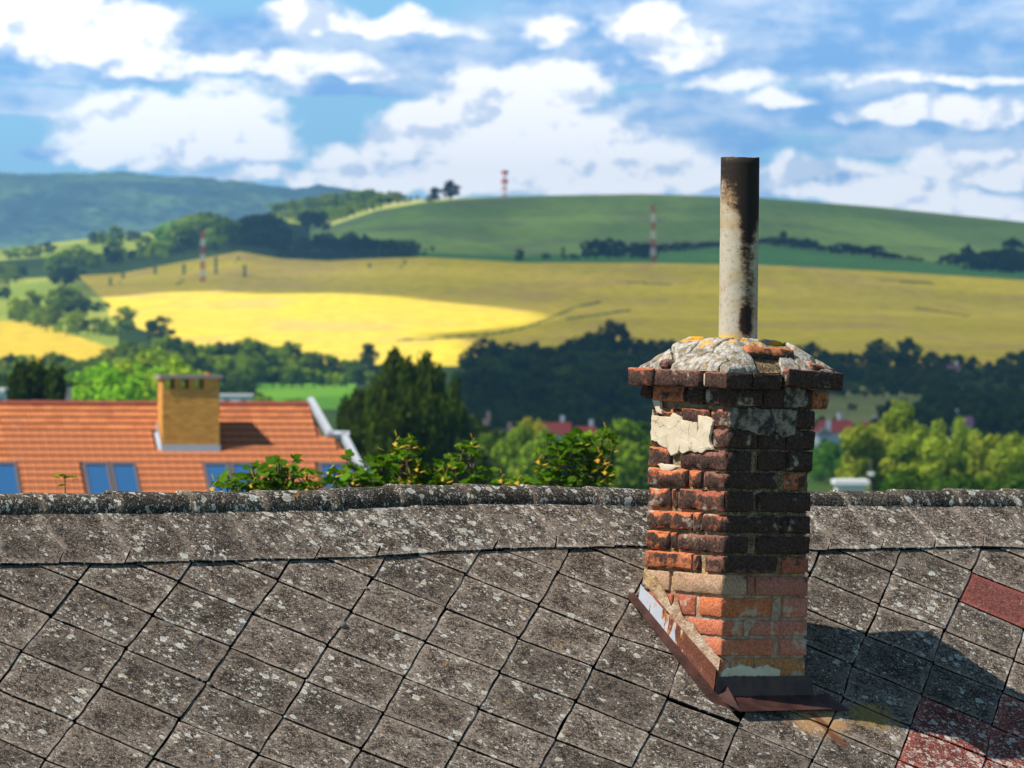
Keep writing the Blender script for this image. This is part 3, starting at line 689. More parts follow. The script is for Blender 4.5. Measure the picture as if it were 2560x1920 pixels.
brick(RW - 0.1, RW + 0.03, 0.15, 0.30, zc0, zc1, None, 0.1, step=.06); brick(RW - 0.1, RW + 0.03, 0.31, LW + .03, zc0, zc1, None, 0.1, step=.06)
brick(0.11, 0.30, LW - .1, LW + .03, zc0, zc1, None, 0.1, step=.06)
# cap course, heavier bricks standing out all round
CX0, CX1, CY0, CY1 = -0.075, RW + 0.078, -0.070, LW + 0.045
zk0, zk1 = ZP(970), ZP(930)
cy = lambda a: CY0 + (955 - a) / (955 - 78) * (CY1 - CY0)
brick(CX0, 0.055, CY0, cy(755), zk0, zk1, PURP, 0.12, rad=.006); brick(CX0 + .012, 0.03, cy(748), cy(722), zk0 + .004, zk1 - .003, (0.6, .5, .38), -0.6, rad=.006, name='mortar_joint')
brick(CX0 - .002, 0.055, cy(715), cy(302), zk0, zk1 + .002, PURP, 0.1, rad=.005); brick(CX0 - .006, 0.10, cy(294), CY1 + .01, zk0 - .002, zk1 + .004, RED, 0.02, rad=.007)
brick(0.062, 0.207, CY0 + .002, 0.06, zk0, zk1, PURP, 0.25, rad=.005)
Mt = Matrix.Translation((0.215, CY0, zk0)) @ Matrix.Rotation(math.radians(5), 4, 'Z') @ Matrix.Rotation(math.radians(2.2), 4, 'Y') @ Matrix.Translation((-0.215, -CY0, -zk0))
brick(0.215, CX1 + .005, CY0 - 0.022, 0.07, zk0 + 0.016, zk1 + 0.022, (0.36, 0.10, 0.05), -0.02, M=Mt, rad=.006)
brick(CX1 - 0.13, CX1, 0.09, 0.28, zk0, zk1, None, 0.1, step=.06); brick(CX1 - 0.13, CX1, 0.29, CY1, zk0, zk1, None, 0.1, step=.06); brick(0.12, 0.37, CY1 - .12, CY1, zk0, zk1, None, 0.1, step=.06)
# mortar dome in cracked slabs
ccx, ccy = (CX0 + CX1) / 2, (CY0 + CY1) / 2; hx, hy = (CX1 - CX0) / 2, (CY1 - CY0) / 2
def dome(x, y):
    a, b = abs(x - ccx) / hx, abs(y - ccy) / hy; q = (a ** 9 + b ** 9) ** (1 / 9)
    s = max(0.0, min(1.0, (q - 0.50) / 0.56)); return zk1 + 0.124 * (1 - s ** 1.15) - 0.004 * q - 0.002
V = []; Fc = []; n = 24
for i in range(n + 1):
    for j in range(n + 1):
        x = ccx + hx * 0.97 * (2 * i / n - 1); y = ccy + hy * 0.97 * (2 * j / n - 1)
        V.append((x, y, dome(x, y) - 0.014 + 0.004 * mnoise.noise(Vector((x * 40, y * 40, 1)))))
for i in range(n):
    for j in range(n): Fc.append((i * (n + 1) + j, (i + 1) * (n + 1) + j, (i + 1) * (n + 1) + j + 1, i * (n + 1) + j + 1))
V += [(ccx + hx * .95 * sx, ccy + hy * .95 * sy, zk0 + .01) for sx, sy in ((-1, -1), (1, -1), (1, 1), (-1, 1))]
mesh_obj('mortar_bed', V, Fc, M_MORT, chim, smooth=True)
rs = np.random.default_rng(21); seeds = []
while len(seeds) < 30:
    p = rs.uniform(-1, 1, 2)
    if all(np.hypot(*(p - q)) > 0.27 for q in seeds): seeds.append(p)
for k, s in enumerate(seeds):
    poly = [(-0.985, -0.985), (0.985, -0.985), (0.985, 0.985), (-0.985, 0.985)]
    for m, q in enumerate(seeds):
        if m == k: continue
        mid = (s + q) / 2; d = q - s; poly = clip(poly, tuple(mid), tuple(mid + np.array([-d[1], d[0]])))
        if len(poly) < 3: break
    if len(poly) < 3: continue
    P = [(ccx + hx * p[0], ccy + hy * p[1]) for p in poly]; P = inset(P, 0.003 + 0.003 * rs.random())
    if not P: continue
    c = np.mean(P, 0)
    if 0.10 < c[0] < 0.31 and c[1] < 0.075 and c[1] > -0.01: continue        # here a brick of the dome lies bare
    off = rs.uniform(-0.006, 0.010); tl = rs.normal(0, 0.055, 2)
    out = []
    for a in range(len(P)):
        p, q = np.array(P[a]), np.array(P[(a + 1) % len(P)]); m = max(1, int(np.linalg.norm(q - p) / 0.012))
        nrm = np.array([-(q - p)[1], (q - p)[0]]) / max(1e-6, np.linalg.norm(q - p))
        for b in range(m):
            w = p + (q - p) * b / m; out.append(w + nrm * 0.007 * (mnoise.noise(Vector((w[0] * 60, w[1] * 60, 4))) * 1.2 + 0.2))
    V = []; N = len(out)
    for ri, sc_ in enumerate((1.0, 1.0, 0.94, 0.72, 0.4)):
        for p in out:
            q = c + (p - c) * sc_; zz = dome(*q) + off + tl[0] * (q[0] - c[0]) + tl[1] * (q[1] - c[1]) + 0.005 * mnoise.noise(Vector((q[0] * 35, q[1] * 35, 7))) + 0.0025 * mnoise.noise(Vector((q[0] * 110, q[1] * 110, 3)))
            V.append((q[0], q[1], zz - (0.026, 0.005, 0.0, -0.001, -0.002)[ri]))
    V.append((c[0], c[1], dome(*c) + off + .002))
    Fc = [(r * N + a, r * N + (a + 1) % N, (r + 1) * N + (a + 1) % N, (r + 1) * N + a) for r in range(4) for a in range(N)] + [(4 * N + a, 4 * N + (a + 1) % N, 5 * N) for a in range(N)]
    mesh_obj('mortar_slab', V, Fc, M_CRUST, chim, smooth=True)
Mt = Matrix.Translation((0.20, 0.035, zk1 + 0.060)) @ Matrix.Rotation(math.radians(-34), 4, 'X') @ Matrix.Rotation(math.radians(4), 4, 'Y')
brick(-0.115, 0.125, -0.045, 0.05, -0.028, 0.028, (0.62, 0.19, 0.06), -0.35, M=Mt, rad=0.020, amp=0.010, label='bare orange brick in the mortar dome')
Mt = Matrix.Translation((0.36, -0.02, zk1 + 0.030)) @ Matrix.Rotation(math.radians(-20), 4, 'X') @ Matrix.Rotation(math.radians(14), 4, 'Y')
brick(0.0, 0.13, -0.03, 0.04, -0.02, 0.016, (0.52, 0.22, 0.14), -0.3, M=Mt, rad=0.010, amp=0.005)
Mt = Matrix.Translation((-0.045, 0.31, zk1 + 0.018)) @ Matrix.Rotation(math.radians(28), 4, 'Y')
brick(-0.03, 0.03, -0.035, 0.035, -0.02, 0.018, PURP, 0.0, M=Mt, rad=0.012, amp=0.005)
# flue pipe
Minv = (Matrix.Translation(P0) @ MCH).inverted()
pb = Minv @ at(1845, 838, C0.y + 0.33); pb = Vector((ccx, ccy, dome(ccx, ccy) - 0.01))
ctr = (Matrix.Translation(P0) @ MCH) @ pb
base_w = at(1845, 850, ctr.y); base_w.z = ctr.z; top_w = at(1850.5, 394, ctr.y)
b_l = Minv @ base_w; t_l = Minv @ top_w; axis_ = (t_l - b_l)
V = []; Fc = []; n = 40; m = 30; ax_n = axis_.normalized(); e1 = ax_n.orthogonal().normalized(); e2 = ax_n.cross(e1); RP = 48.5 / (F / ctr.y)
prof = [(s / m, RP) for s in range(m + 1)] + [(1.0, RP - 0.010)] + [(0.6, RP - 0.010)]
for q, (s, R) in enumerate(prof):
    for a in range(n):
        an = 2 * math.pi * a / n; d = e1 * math.cos(an) + e2 * math.sin(an)
        rr = R + 0.0008 * mnoise.noise(Vector((an * 2, s * 9, 1)))
        V.append(b_l + axis_ * s + d * rr + ax_n * (0.004 * mnoise.noise(Vector((math.cos(an) * 4, math.sin(an) * 4, 3))) if s == 1.0 else 0))
for q in range(len(prof) - 1):
    for a in range(n): Fc.append((q * n + a, q * n + (a + 1) % n, (q + 1) * n + (a + 1) % n, (q + 1) * n + a))
mesh_obj('flue_pipe', V, Fc, M_FLUE, chim, smooth=True)['label'] = 'pale cement flue pipe blackened with soot at the top'
# surviving patches of render
def patch(pts, face, off, mat, thick=0.010, seed=1):
    """pts in px of the view (x, y); face 'L' or 'R'; irregular slab lying on the bricks"""
    out = []
    for (xx, yy) in pts:
        zz = ZP(780 + yy * 0.27125)
        if face == 'L': out.append(((970 - xx) / (970 - 258) * LW, zz))
        else: out.append(((xx - 970) / (1785 - 970) * RW, zz))
    P = []
    for a in range(len(out)):
        p, q = np.array(out[a]), np.array(out[(a + 1) % len(out)]); m = max(1, int(np.linalg.norm(q - p) / 0.010)); dd = q - p; nr = np.array([-dd[1], dd[0]]) / np.linalg.norm(dd)
        for b in range(m):
            w = p + dd * b / m; P.append(w + nr * 0.008 * mnoise.noise(Vector((w[0] * 45, w[1] * 45, seed))))
    c = np.mean(P, 0); V = []; N = len(P)
    def pos(w, o):
        o = o + 0.0015 * mnoise.noise(Vector((w[0] * 30, w[1] * 30, seed + 5)))
        return (-off - o, w[0], w[1]) if face == 'L' else (w[0], -off - o, w[1])
    for sc_, o in ((1.0, -thick), (1.0, 0.0), (0.97, 0.002), (0.6, 0.003)): V += [pos(c + (p - c) * sc_, o) for p in P]
    V.append(pos(c, 0.003))
    Fc = [(r * N + a, r * N + (a + 1) % N, (r + 1) * N + (a + 1) % N, (r + 1) * N + a) for r in range(3) for a in range(N)] + [(3 * N + a, 3 * N + (a + 1) % N, 4 * N) for a in range(N)]
    return mesh_obj('render_patch', V, Fc, mat, chim, smooth=False)
patch([(278,985),(440,992),(470,960),(545,985),(560,1020),(700,1025),(700,1180),(690,1250),(640,1180),(560,1190),(530,1330),(470,1350),(430,1280),(370,1265),(330,1225),(276,1220)], 'L', 0.006, M_RENDER, seed=2)
patch([(705,965),(800,975),(840,1010),(835,1062),(815,1150),(825,1230),(850,1262),(700,1270),(690,1180),(715,1080)], 'L', 0.007, M_RENDER, seed=3)
patch([(550,1185),(650,1170),(700,1190),(715,1265),(850,1268),(720,1310),(640,1300),(560,1320),(540,1300)], 'L', 0.0075, M_RENDER, seed=9)
patch([(285,835),(345,840),(375,965),(325,960)], 'L', 0.008, M_RENDER, seed=11)
patch([(350,1430),(560,1440),(480,1490),(400,1500)], 'L', 0.009, M_RENDER, seed=17)
patch([(975,880),(1340,880),(1390,980),(1400,1080),(1340,1130),(1230,1110),(1160,1090),(975,1060)], 'R', 0.004, M_SOOTR, seed=4)
patch([(1345,870),(1600,880),(1590,1100),(1480,1150),(1420,1100),(1390,960)], 'R', 0.007, M_SOOTR, seed=5)
patch([(1440,670),(1640,670),(1640,860),(1450,865)], 'R', 0.030, M_SOOTR, seed=6)
def patch_low(pts, face, off, mat, seed):
    return patch([(xx + 30, (1500 - 780) / 0.27125 + yy) for xx, yy in pts], face, off, mat, seed=seed)
patch_low([(975,640),(1130,600),(1260,625),(1380,600),(1500,650),(1500,705),(945,705)], 'R', 0.006, M_RENDER, 12)
patch_low([(1410,0),(1480,-10),(1470,60),(1450,190),(1405,190)], 'R', 0.003, M_MORT, 13)
patch_low([(1145,180),(1270,180),(1210,260),(1180,340),(1150,330)], 'R', 0.004, M_MORT, 14)

# sheet metal flashing round the foot of the chimney
def strip(name, rows, mat, parent, thick=0.0015, smooth=False):
    """rows: list of point rows -> quad sheet with a little thickness"""
    n = len(rows[0]); V = [Vector(p) for r in rows for p in r]; k = len(V)
    nrm = (V[1] - V[0]).cross(V[n] - V[0]).normalized() * thick; V += [p - nrm for p in V]; Fc = []
    for a in range(len(rows) - 1):
        for b in range(n - 1):
            i0 = a * n + b; Fc += [(i0, i0 + 1, i0 + n + 1, i0 + n), (k + i0 + n, k + i0 + n + 1, k + i0 + 1, k + i0)]
    edge = list(range(n)) + [a * n + n - 1 for a in range(1, len(rows))] + list(range((len(rows) - 1) * n + n - 2, (len(rows) - 1) * n - 1, -1)) + [a * n for a in range(len(rows) - 2, 0, -1)]
    for a in range(len(edge)): p, q = edge[a], edge[(a + 1) % len(edge)]; Fc.append((p, k + p, k + q, q))
    return mesh_obj(name, V, Fc, mat, parent, smooth)
def L2(y, zoff, out, x=None):      # point beside the left face: height above the roof plane line, distance out
    return (-out, y, y * math.tan(AL) + zoff)
ys = [-0.004 + (LW + 0.004) * k / 14 for k in range(15)]
wob_ = lambda k, s: 0.004 * mnoise.noise(Vector((k * 0.8, s, 0)))
strip('side_flashing', [[L2(y, 0.118 - 0.03 * (y / LW) + wob_(k, 3), 0.022 + wob_(k, 1)) for k, y in enumerate(ys)],
      [L2(y, 0.06 + wob_(k, 5), 0.026 + wob_(k, 7)) for k, y in enumerate(ys)], [L2(y, 0.012, 0.034) for y in ys]], M_PAINT, chim)
ys2 = [-0.10 + (LW + 0.03 + 0.10) * k / 14 for k in range(15)]
strip('side_apron', [[L2(y, 0.035 if y > -0.01 else 0.035 + (y) * 0.1, 0.032 if y > -0.02 else 0.01) for y in ys2], [L2(y, 0.020, 0.075 - 0.02 * max(0, y) + wob_(k, 9)) for k, y in enumerate(ys2)]], M_RUST, chim)
zf = ZP(1691)
strip('front_flashing', [[(x, -0.012 - wob_(x * 20, 2), zf + 0.004 * mnoise.noise(Vector((x * 30, 1, 1)))) for x in np.linspace(-0.024, RW + 0.012, 12)],
      [(x * 1.03 - 0.003, -0.020, 0.008) for x in np.linspace(-0.026, RW + 0.02, 12)]], M_RUST, chim)
def onroof(u, w, h):  # chimney local from roof coordinates
    return Minv @ (P0 + R_ * u + D_ * w + N_ * h)
uA = Vector(uw(1822, 1755)); uB = Vector(uw(2030, 1755)); uC = Vector(uw(1846, 1797)); uD = Vector(uw(2072, 1791)); uE = Vector(uw(2122, 1788))
topl = [(x * 1.03 - 0.003, -0.020, 0.008) for x in np.linspace(-0.026, RW + 0.02, 12)]
botl = [onroof(*(uC.lerp(uD, k / 11)), 0.034) for k in range(12)]
midl = [Vector(a).lerp(b, 0.5) + Vector((0, 0, -0.004)) for a, b in zip(topl, botl)]
strip('front_apron', [topl, midl, botl], M_RUST, chim)
strip('corner_fold', [[(-0.03, -0.02, zf - .01), (-0.034, -0.02, 0.008)], [onroof(*Vector(uw(1806, 1740)), 0.05), onroof(*uC, 0.030)]], M_RUST, chim)
strip('apron_end', [[topl[-1], onroof(*Vector(uw(2062, 1745)), 0.02)], [onroof(*uD, 0.030), onroof(*uE, 0.020)]], M_RUST, chim)
fl = [(-0.012, y, y * math.tan(AL) + 0.10) for y in ys]
strip('mortar_fillet', [[(-0.004 - 0.006 * abs(mnoise.noise(Vector((k * .9, 2, 2)))), y, min(y * math.tan(AL) + 0.155 + 0.05 * mnoise.noise(Vector((k * .7, 8, 1))), 0.62)) for k, y in enumerate(ys)], fl], M_MORT, chim)
hp = [uw(*p) for p in ((1578, 1506), (1588, 1495), (1612, 1497), (1620, 1512), (1618, 1545), (1600, 1538), (1585, 1528))]
mesh_obj('dark_hole_sheet', [(u, -w, 0.0155) for u, w in hp], [tuple(range(len(hp)))[::-1]], M_DECK, roof)  # flat dark sheet over the tiles, stands in for the shade inside a hole
# bent tab at the upper end of the side flashing
q1, q2, q3, q4 = [onroof(*Vector(uw(*p)), h) for p, h in (((1598, 1533), 0.035), ((1588, 1530), 0.03), ((1616, 1476), 0.07), ((1624, 1488), 0.06))]
strip('bent_tab', [[q1, q2], [q4, q3]], M_RUST, chim)
# small bits lying on the tiles
t = material('old_moss', 1.0); t.b.inputs['Base Color'].default_value = (0.16, 0.14, 0.12, 1); M_BIT = t.m
for k, (xx, yy, s) in enumerate([(853, 1567, 14), (522, 1715, 7), (1558, 1515, 7), (1681, 1721, 6), (915, 1475, 6), (0, 1372, 18), (149, 1804, 5), (2292, 1810, 7)]):
    u, w = uw(xx, yy); s = s / 650
    b = MB(); bmv = bmesh.new(); bmesh.ops.create_icosphere(bmv, subdivisions=2, radius=1)
    V = [(u + v.co.x * s * (1 + .3 * mnoise.noise(v.co * 2 + Vector((k, 0, 0)))), -w + v.co.y * s, 0.008 + max(-.01, v.co.z * s * 0.7)) for v in bmv.verts]; Fc = [tuple(v.index for v in f.verts) for f in bmv.faces]; bmv.free()
    mesh_obj('moss_lump', V, Fc, M_BIT, roof, smooth=True)

# ------------------------------------------------------------------ land: valley floor, fields and hills
CXS = np.array([-1600, 0, 300, 600, 700, 820, 940, 1060, 1200, 1300, 1600, 1900, 2200, 2560, 4200], float)
row_ = lambda *v: np.array(v, float)
CTRL = [(100, row_(*[2650] * 15)), (250, row_(*[1630] * 15)), (450, row_(*[1350] * 15)), (600, row_(*[1225] * 15)), (800, row_(*[1131] * 15)), (1000, row_(*[1045] * 15)), (1300, row_(*[960] * 15)), (1500, row_(*[912] * 15)),
        (2300, row_(760, 745, 740, 733, 732, 731, 733, 738, 745, 750, 760, 766, 774, 788, 840)),
        (2700, row_(730, 700, 683, 628, 646, 652, 646, 643, 650, 657, 657, 663, 678, 700, 770)),
        (3000, row_(690, 652, 630, 592, 596, 600, 600, 601, 620, 636, 636, 611, 644, 674, 730)),
        (3700, row_(640, 622, 588, 556, 556, 566, 526, 506, 494, 490, 485, 494, 518, 555, 650)),
        (4250, row_(660, 640, 600, 552, 528, 516, 506, 498, 493, 496, 494, 504, 528, 565, 660)),
        (5200, row_(*[800] * 15)), (6500, row_(*[860] * 15))]
CD = np.array([c[0] for c in CTRL], float)
def colz(x):
    ys_ = np.array([np.interp(x, CXS, c[1]) for c in CTRL]); return (YH - ys_) * CD / F
def tz(x, D):      # terrain height at a direction and distance
    return float(np.interp(D, CD, colz(x)))
def ty(x, D): return YH - tz(x, D) * F / D
def solveD(x, y, lo=420.0, hi=4250.0):
    Ds = np.linspace(lo, hi, 900); zz = np.interp(Ds, CD, colz(x)); yy = YH - zz * F / Ds
    k = np.nonzero(yy <= y)[0]; return float(Ds[k[0]]) if len(k) else hi
def pip(x, y, P):
    c = False; n = len(P)
    for a in range(n):
        (x0, y0), (x1, y1) = P[a], P[(a + 1) % n]
        if (y0 > y) != (y1 > y) and x < (x1 - x0) * (y - y0) / (y1 - y0) + x0: c = not c
    return c
def dpoly(x, y, L):
    best = 1e9
    for (x0, y0), (x1, y1) in zip(L[:-1], L[1:]):
        t_ = max(0, min(1, ((x - x0) * (x1 - x0) + (y - y0) * (y1 - y0)) / ((x1 - x0) ** 2 + (y1 - y0) ** 2))); best = min(best, math.hypot(x - x0 - t_ * (x1 - x0), (y - y0 - t_ * (y1 - y0)) * 2.2))
    return best
TRACKS = [[(1000, 850), (1097, 846), (1228, 836), (1318, 818), (1386, 791), (1430, 770), (1500, 755)], [(1420, 797), (1500, 786), (1570, 776)]]
TRAMS = [[(303, 706), (309, 672)], [(272, 716), (280, 690)], [(384, 690), (390, 660)], [(455, 694), (466, 648)], [(536, 690), (544, 636)], [(590, 655), (600, 640)], [(610, 690), (616, 658)], [(440, 712), (460, 700)],
         [(1005, 668), (1013, 652)], [(920, 672), (925, 660)], [(2290, 770), (2420, 790)], [(1570, 705), (1680, 712)], [(2200, 700), (2330, 708)]]
LEFTB = lambda y: 196 + max(0, y - 690) * 1.05 if y < 760 else (270 + (y - 760) * 0.2 if y < 800 else 278 + (y - 800) * 3.2)
def region(x, y, D):
    if D > 4250: return 'meadow'
    if D > 3700: return 'pale_field' if 770 < x < 1330 and y > np.interp(x, [780, 830, 900, 960, 1060, 1250], [560, 546, 530, 508, 495, 480]) else 'meadow'
    if D > 3000:
        return 'green_field' if x > 775 else 'meadow' if x < 520 else 'woodland_floor'
    if D > 2700:
        if x > 1040: return 'dark_green_field' if y > np.interp(x, [1040, 1300, 1600, 1900, 2560], [630, 640, 628, 607, 668]) else 'green_field'
        return 'woodland_floor'
    if D > 1480 and y > 560 and x > LEFTB(y) and y < np.interp(x, [200, 1180, 2600], [925, 935, 915]):
        if any(dpoly(x, y, L) < 5 for L in TRACKS) or any(dpoly(x, y, L) < 3.4 for L in TRAMS): return 'tramline'
        return 'crop_field'
    if x < 290 and y < 912 and y > max(804, 806 + (x - 85) * 0.33) and D > 1400: return 'crop_field_small'
    if D > 1400 and x < 300: return 'meadow'
    if 575 < x < 890 and 948 < y < 1020: return 'green_meadow'
    if 2030 < x < 2310 and 966 + abs(x - 2150) * 0.08 < y < 1062: return 'dull_meadow'
    if x < 200 and 950 < y < 1020: return 'pale_meadow'
    return 'woodland_floor' if y < 1080 else 'ground'
xs = np.concatenate([np.arange(-1600, -40, 60), np.arange(-40, 2600, 8), np.arange(2600, 4201, 60)])
Ds = []
for a, b in zip(CD[:-1], CD[1:]):
    m = {100: 4, 250: 3, 450: 3, 600: 4, 800: 14, 1000: 14, 1300: 12, 1500: 60, 2300: 34, 2700: 18, 3000: 26, 3700: 14, 4250: 5, 5200: 3}[int(a)]
    Ds += list(a + (b - a) * np.arange(m) / m)
Ds = np.array([20.0] + Ds + [6500.0])
GZ = np.array([np.interp(Ds, CD, colz(x)) for x in xs])            # [x, D]
GZ[:, 0] = GZ[:, 1]
G = {}
def crop(name, c1, c2, c3=None, s=0.02, rows=True):
    t = material(name, 1.0); oc = t.n('ShaderNodeTexCoord').outputs['Object']
    st = t.vmath('MULTIPLY', oc, (1.0, 0.16, 0.3))
    a = t.noise(st, s, 4.0, 0.5, 0.6); b = t.noise(st, s * 9, 4.0, 0.6)
    c = t.mix(t.step(a, 0.35, 0.65), c1, c2)
    if c3: c = t.mix(t.step(t.noise(t.vmath('MULTIPLY', oc, (0.35, 0.12, 0.3)), s * 3.0, 3.0, 0.5, 1.0), 0.50, 0.66, 0, 0.8), c, c3)
    c = t.mix(t.step(b, 0.3, 0.75, 0, 0.22), c, (0.03, 0.05, 0.015))
    t.set(t.b.inputs['Base Color'], c); t.b.inputs['Specular IOR Level'].default_value = 0.0; return t.m
M_REG = {'crop_field': crop('ripening_crop', (0.86, 0.665, 0.055), (0.83, 0.63, 0.08), (0.80, 0.54, 0.14)), 'crop_field_small': crop('yellow_crop', (0.74, 0.52, 0.05), (0.70, 0.52, 0.05)),
         'green_field': crop('young_green_crop', (0.23, 0.36, 0.10), (0.32, 0.47, 0.11), (0.24, 0.31, 0.13), 0.015), 'dark_green_field': crop('dark_green_crop', (0.10, 0.26, 0.07), (0.14, 0.31, 0.08)),
         'pale_field': crop('pale_hay_meadow', (0.42, 0.44, 0.12), (0.50, 0.50, 0.16)), 'meadow': crop('grass_meadow', (0.22, 0.30, 0.04), (0.38, 0.42, 0.07)),
         'green_meadow': crop('bright_meadow', (0.07, 0.20, 0.02), (0.14, 0.32, 0.03)), 'dull_meadow': crop('dull_pasture', (0.20, 0.24, 0.08), (0.24, 0.27, 0.10)),
         'pale_meadow': crop('mown_meadow', (0.28, 0.32, 0.06), (0.36, 0.38, 0.08)), 'tramline': crop('bare_tramline', (0.16, 0.19, 0.04), (0.20, 0.20, 0.05)),
         'woodland_floor': crop('undergrowth', (0.025, 0.05, 0.015), (0.045, 0.08, 0.02)), 'ground': crop('rough_grass', (0.05, 0.09, 0.02), (0.09, 0.13, 0.03))}
NAMES = {'tramline': 'wheel_track'}
cells = {}
for a in range(len(xs) - 1):
    for b in range(len(Ds) - 1):
        xm = (xs[a] + xs[a + 1]) / 2; dm = (Ds[b] + Ds[b + 1]) / 2; zm = (GZ[a, b] + GZ[a + 1, b + 1]) / 2
        cells.setdefault(region(xm, YH - zm * F / dm, dm), []).append((a, b))
for reg, L in cells.items():
    idx = {}; V = []; Fc = []
    def vi(a, b):
        if (a, b) not in idx:
            idx[(a, b)] = len(V); V.append(((xs[a] - 1280) / F * Ds[b], Ds[b], GZ[a, b]))
        return idx[(a, b)]
    for a, b in L: Fc.append((vi(a, b), vi(a + 1, b), vi(a + 1, b + 1), vi(a, b + 1)))
    o = mesh_obj(NAMES.get(reg, reg), V, Fc, M_REG[reg], smooth=True); o['kind'] = 'structure'
# wide ground plain under and beside everything
t = material('far_plain', 1.0); t.b.inputs['Base Color'].default_value = (0.07, 0.10, 0.03, 1); M_PLAIN = t.m
mesh_obj('terrain', [(-9000, -300, -40), (9000, -300, -40), (9000, 16000, -40), (-9000, 16000, -40)], [(0, 1, 2, 3)], M_PLAIN)['kind'] = 'structure'

# forested far hills
t = material('haze_tinted_forest', 1.0); oc = t.n('ShaderNodeTexCoord').outputs['Object']
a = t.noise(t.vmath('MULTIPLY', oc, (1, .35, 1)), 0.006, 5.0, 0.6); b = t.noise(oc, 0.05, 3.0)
c = t.mix(t.step(a, 0.40, 0.60), (0.045, 0.105, 0.12), (0.125, 0.235, 0.125)); c = t.mix(t.step(b, 0.45, 0.60, 0, .8), c, (0.016, 0.040, 0.060))  # blue of the haze is mixed into the forest base colour
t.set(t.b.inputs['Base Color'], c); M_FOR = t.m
HX = np.array([-1600, -500, 0, 60, 150, 330, 450, 600, 700, 735, 790, 830, 900, 1100, 1500, 4200], float)
HYc = np.array([470, 440, 439, 441, 436, 441, 452, 466, 480, 484, 475, 477, 492, 530, 560, 600], float)
V = []; Fc = []; hxs = np.concatenate([np.arange(-1600, -40, 40), np.arange(-40, 1140, 7), np.arange(1140, 4201, 80)]); hd = np.linspace(5600, 9000, 46); hd = np.append(hd, [9600, 10600])
for x in hxs:
    yc = np.interp(x, HX, HYc)
    for D in hd:
        f = min(1.0, (D - 5600) / 3400); zc = (YH - yc) * 9000 / F
        z = -30 + (zc + 30) * (math.sin(f * math.pi / 2) ** 1.25) if D <= 9000 else zc - (D - 9000) * 0.2
        X = (x - 1280) / F * D
        z += 16 * mnoise.noise(Vector((X / 420, D / 700, 1))) * min(1, f * 3) * (1 if D < 8800 else 0.25) + 5 * mnoise.noise(Vector((X / 60, D / 120, 5))) * (1 if D < 8900 else 0.6) + 2.2 * mnoise.noise(Vector((X / 14, D / 50, 5)))
        V.append((X, D, z))
n = len(hd)
for a in range(len(hxs) - 1):
    for b in range(n - 1): Fc.append((a * n + b, (a + 1) * n + b, (a + 1) * n + b + 1, a * n + b + 1))
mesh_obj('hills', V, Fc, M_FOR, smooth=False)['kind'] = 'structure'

# ------------------------------------------------------------------ trees
def leaf_mat(name, c1, c2, trans=0.25):
    m = bpy.data.materials.new(name); m.use_nodes = True; t = NT(m.node_tree); t.m = m
    out = t.n('ShaderNodeOutputMaterial'); d = t.n('ShaderNodeBsdfDiffuse'); tr = t.n('ShaderNodeBsdfTranslucent'); mx = t.n('ShaderNodeMixShader', None, _0=trans, _1=d, _2=tr)
    t.t.links.new(mx.outputs[0], out.inputs[0])
    oi = t.n('ShaderNodeObjectInfo'); g = t.n('ShaderNodeNewGeometry')
    v = t.math('ADD', t.math('MULTIPLY', g.outputs['Random Per Island'], 0.7), t.math('MULTIPLY', oi.outputs['Random'], 0.3))
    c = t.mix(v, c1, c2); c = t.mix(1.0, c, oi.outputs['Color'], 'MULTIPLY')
    t.set(d.inputs[0], c); t.set(tr.inputs[0], t.mix(1.0, c, (1.3, 1.5, 0.5), 'MULTIPLY')); return m
M_LEAF = leaf_mat('foliage', (0.045, 0.085, 0.012), (0.125, 0.185, 0.024))
t = material('bark', 0.95); t.b.inputs['Base Color'].default_value = (0.09, 0.07, 0.05, 1); M_BARK = t.m
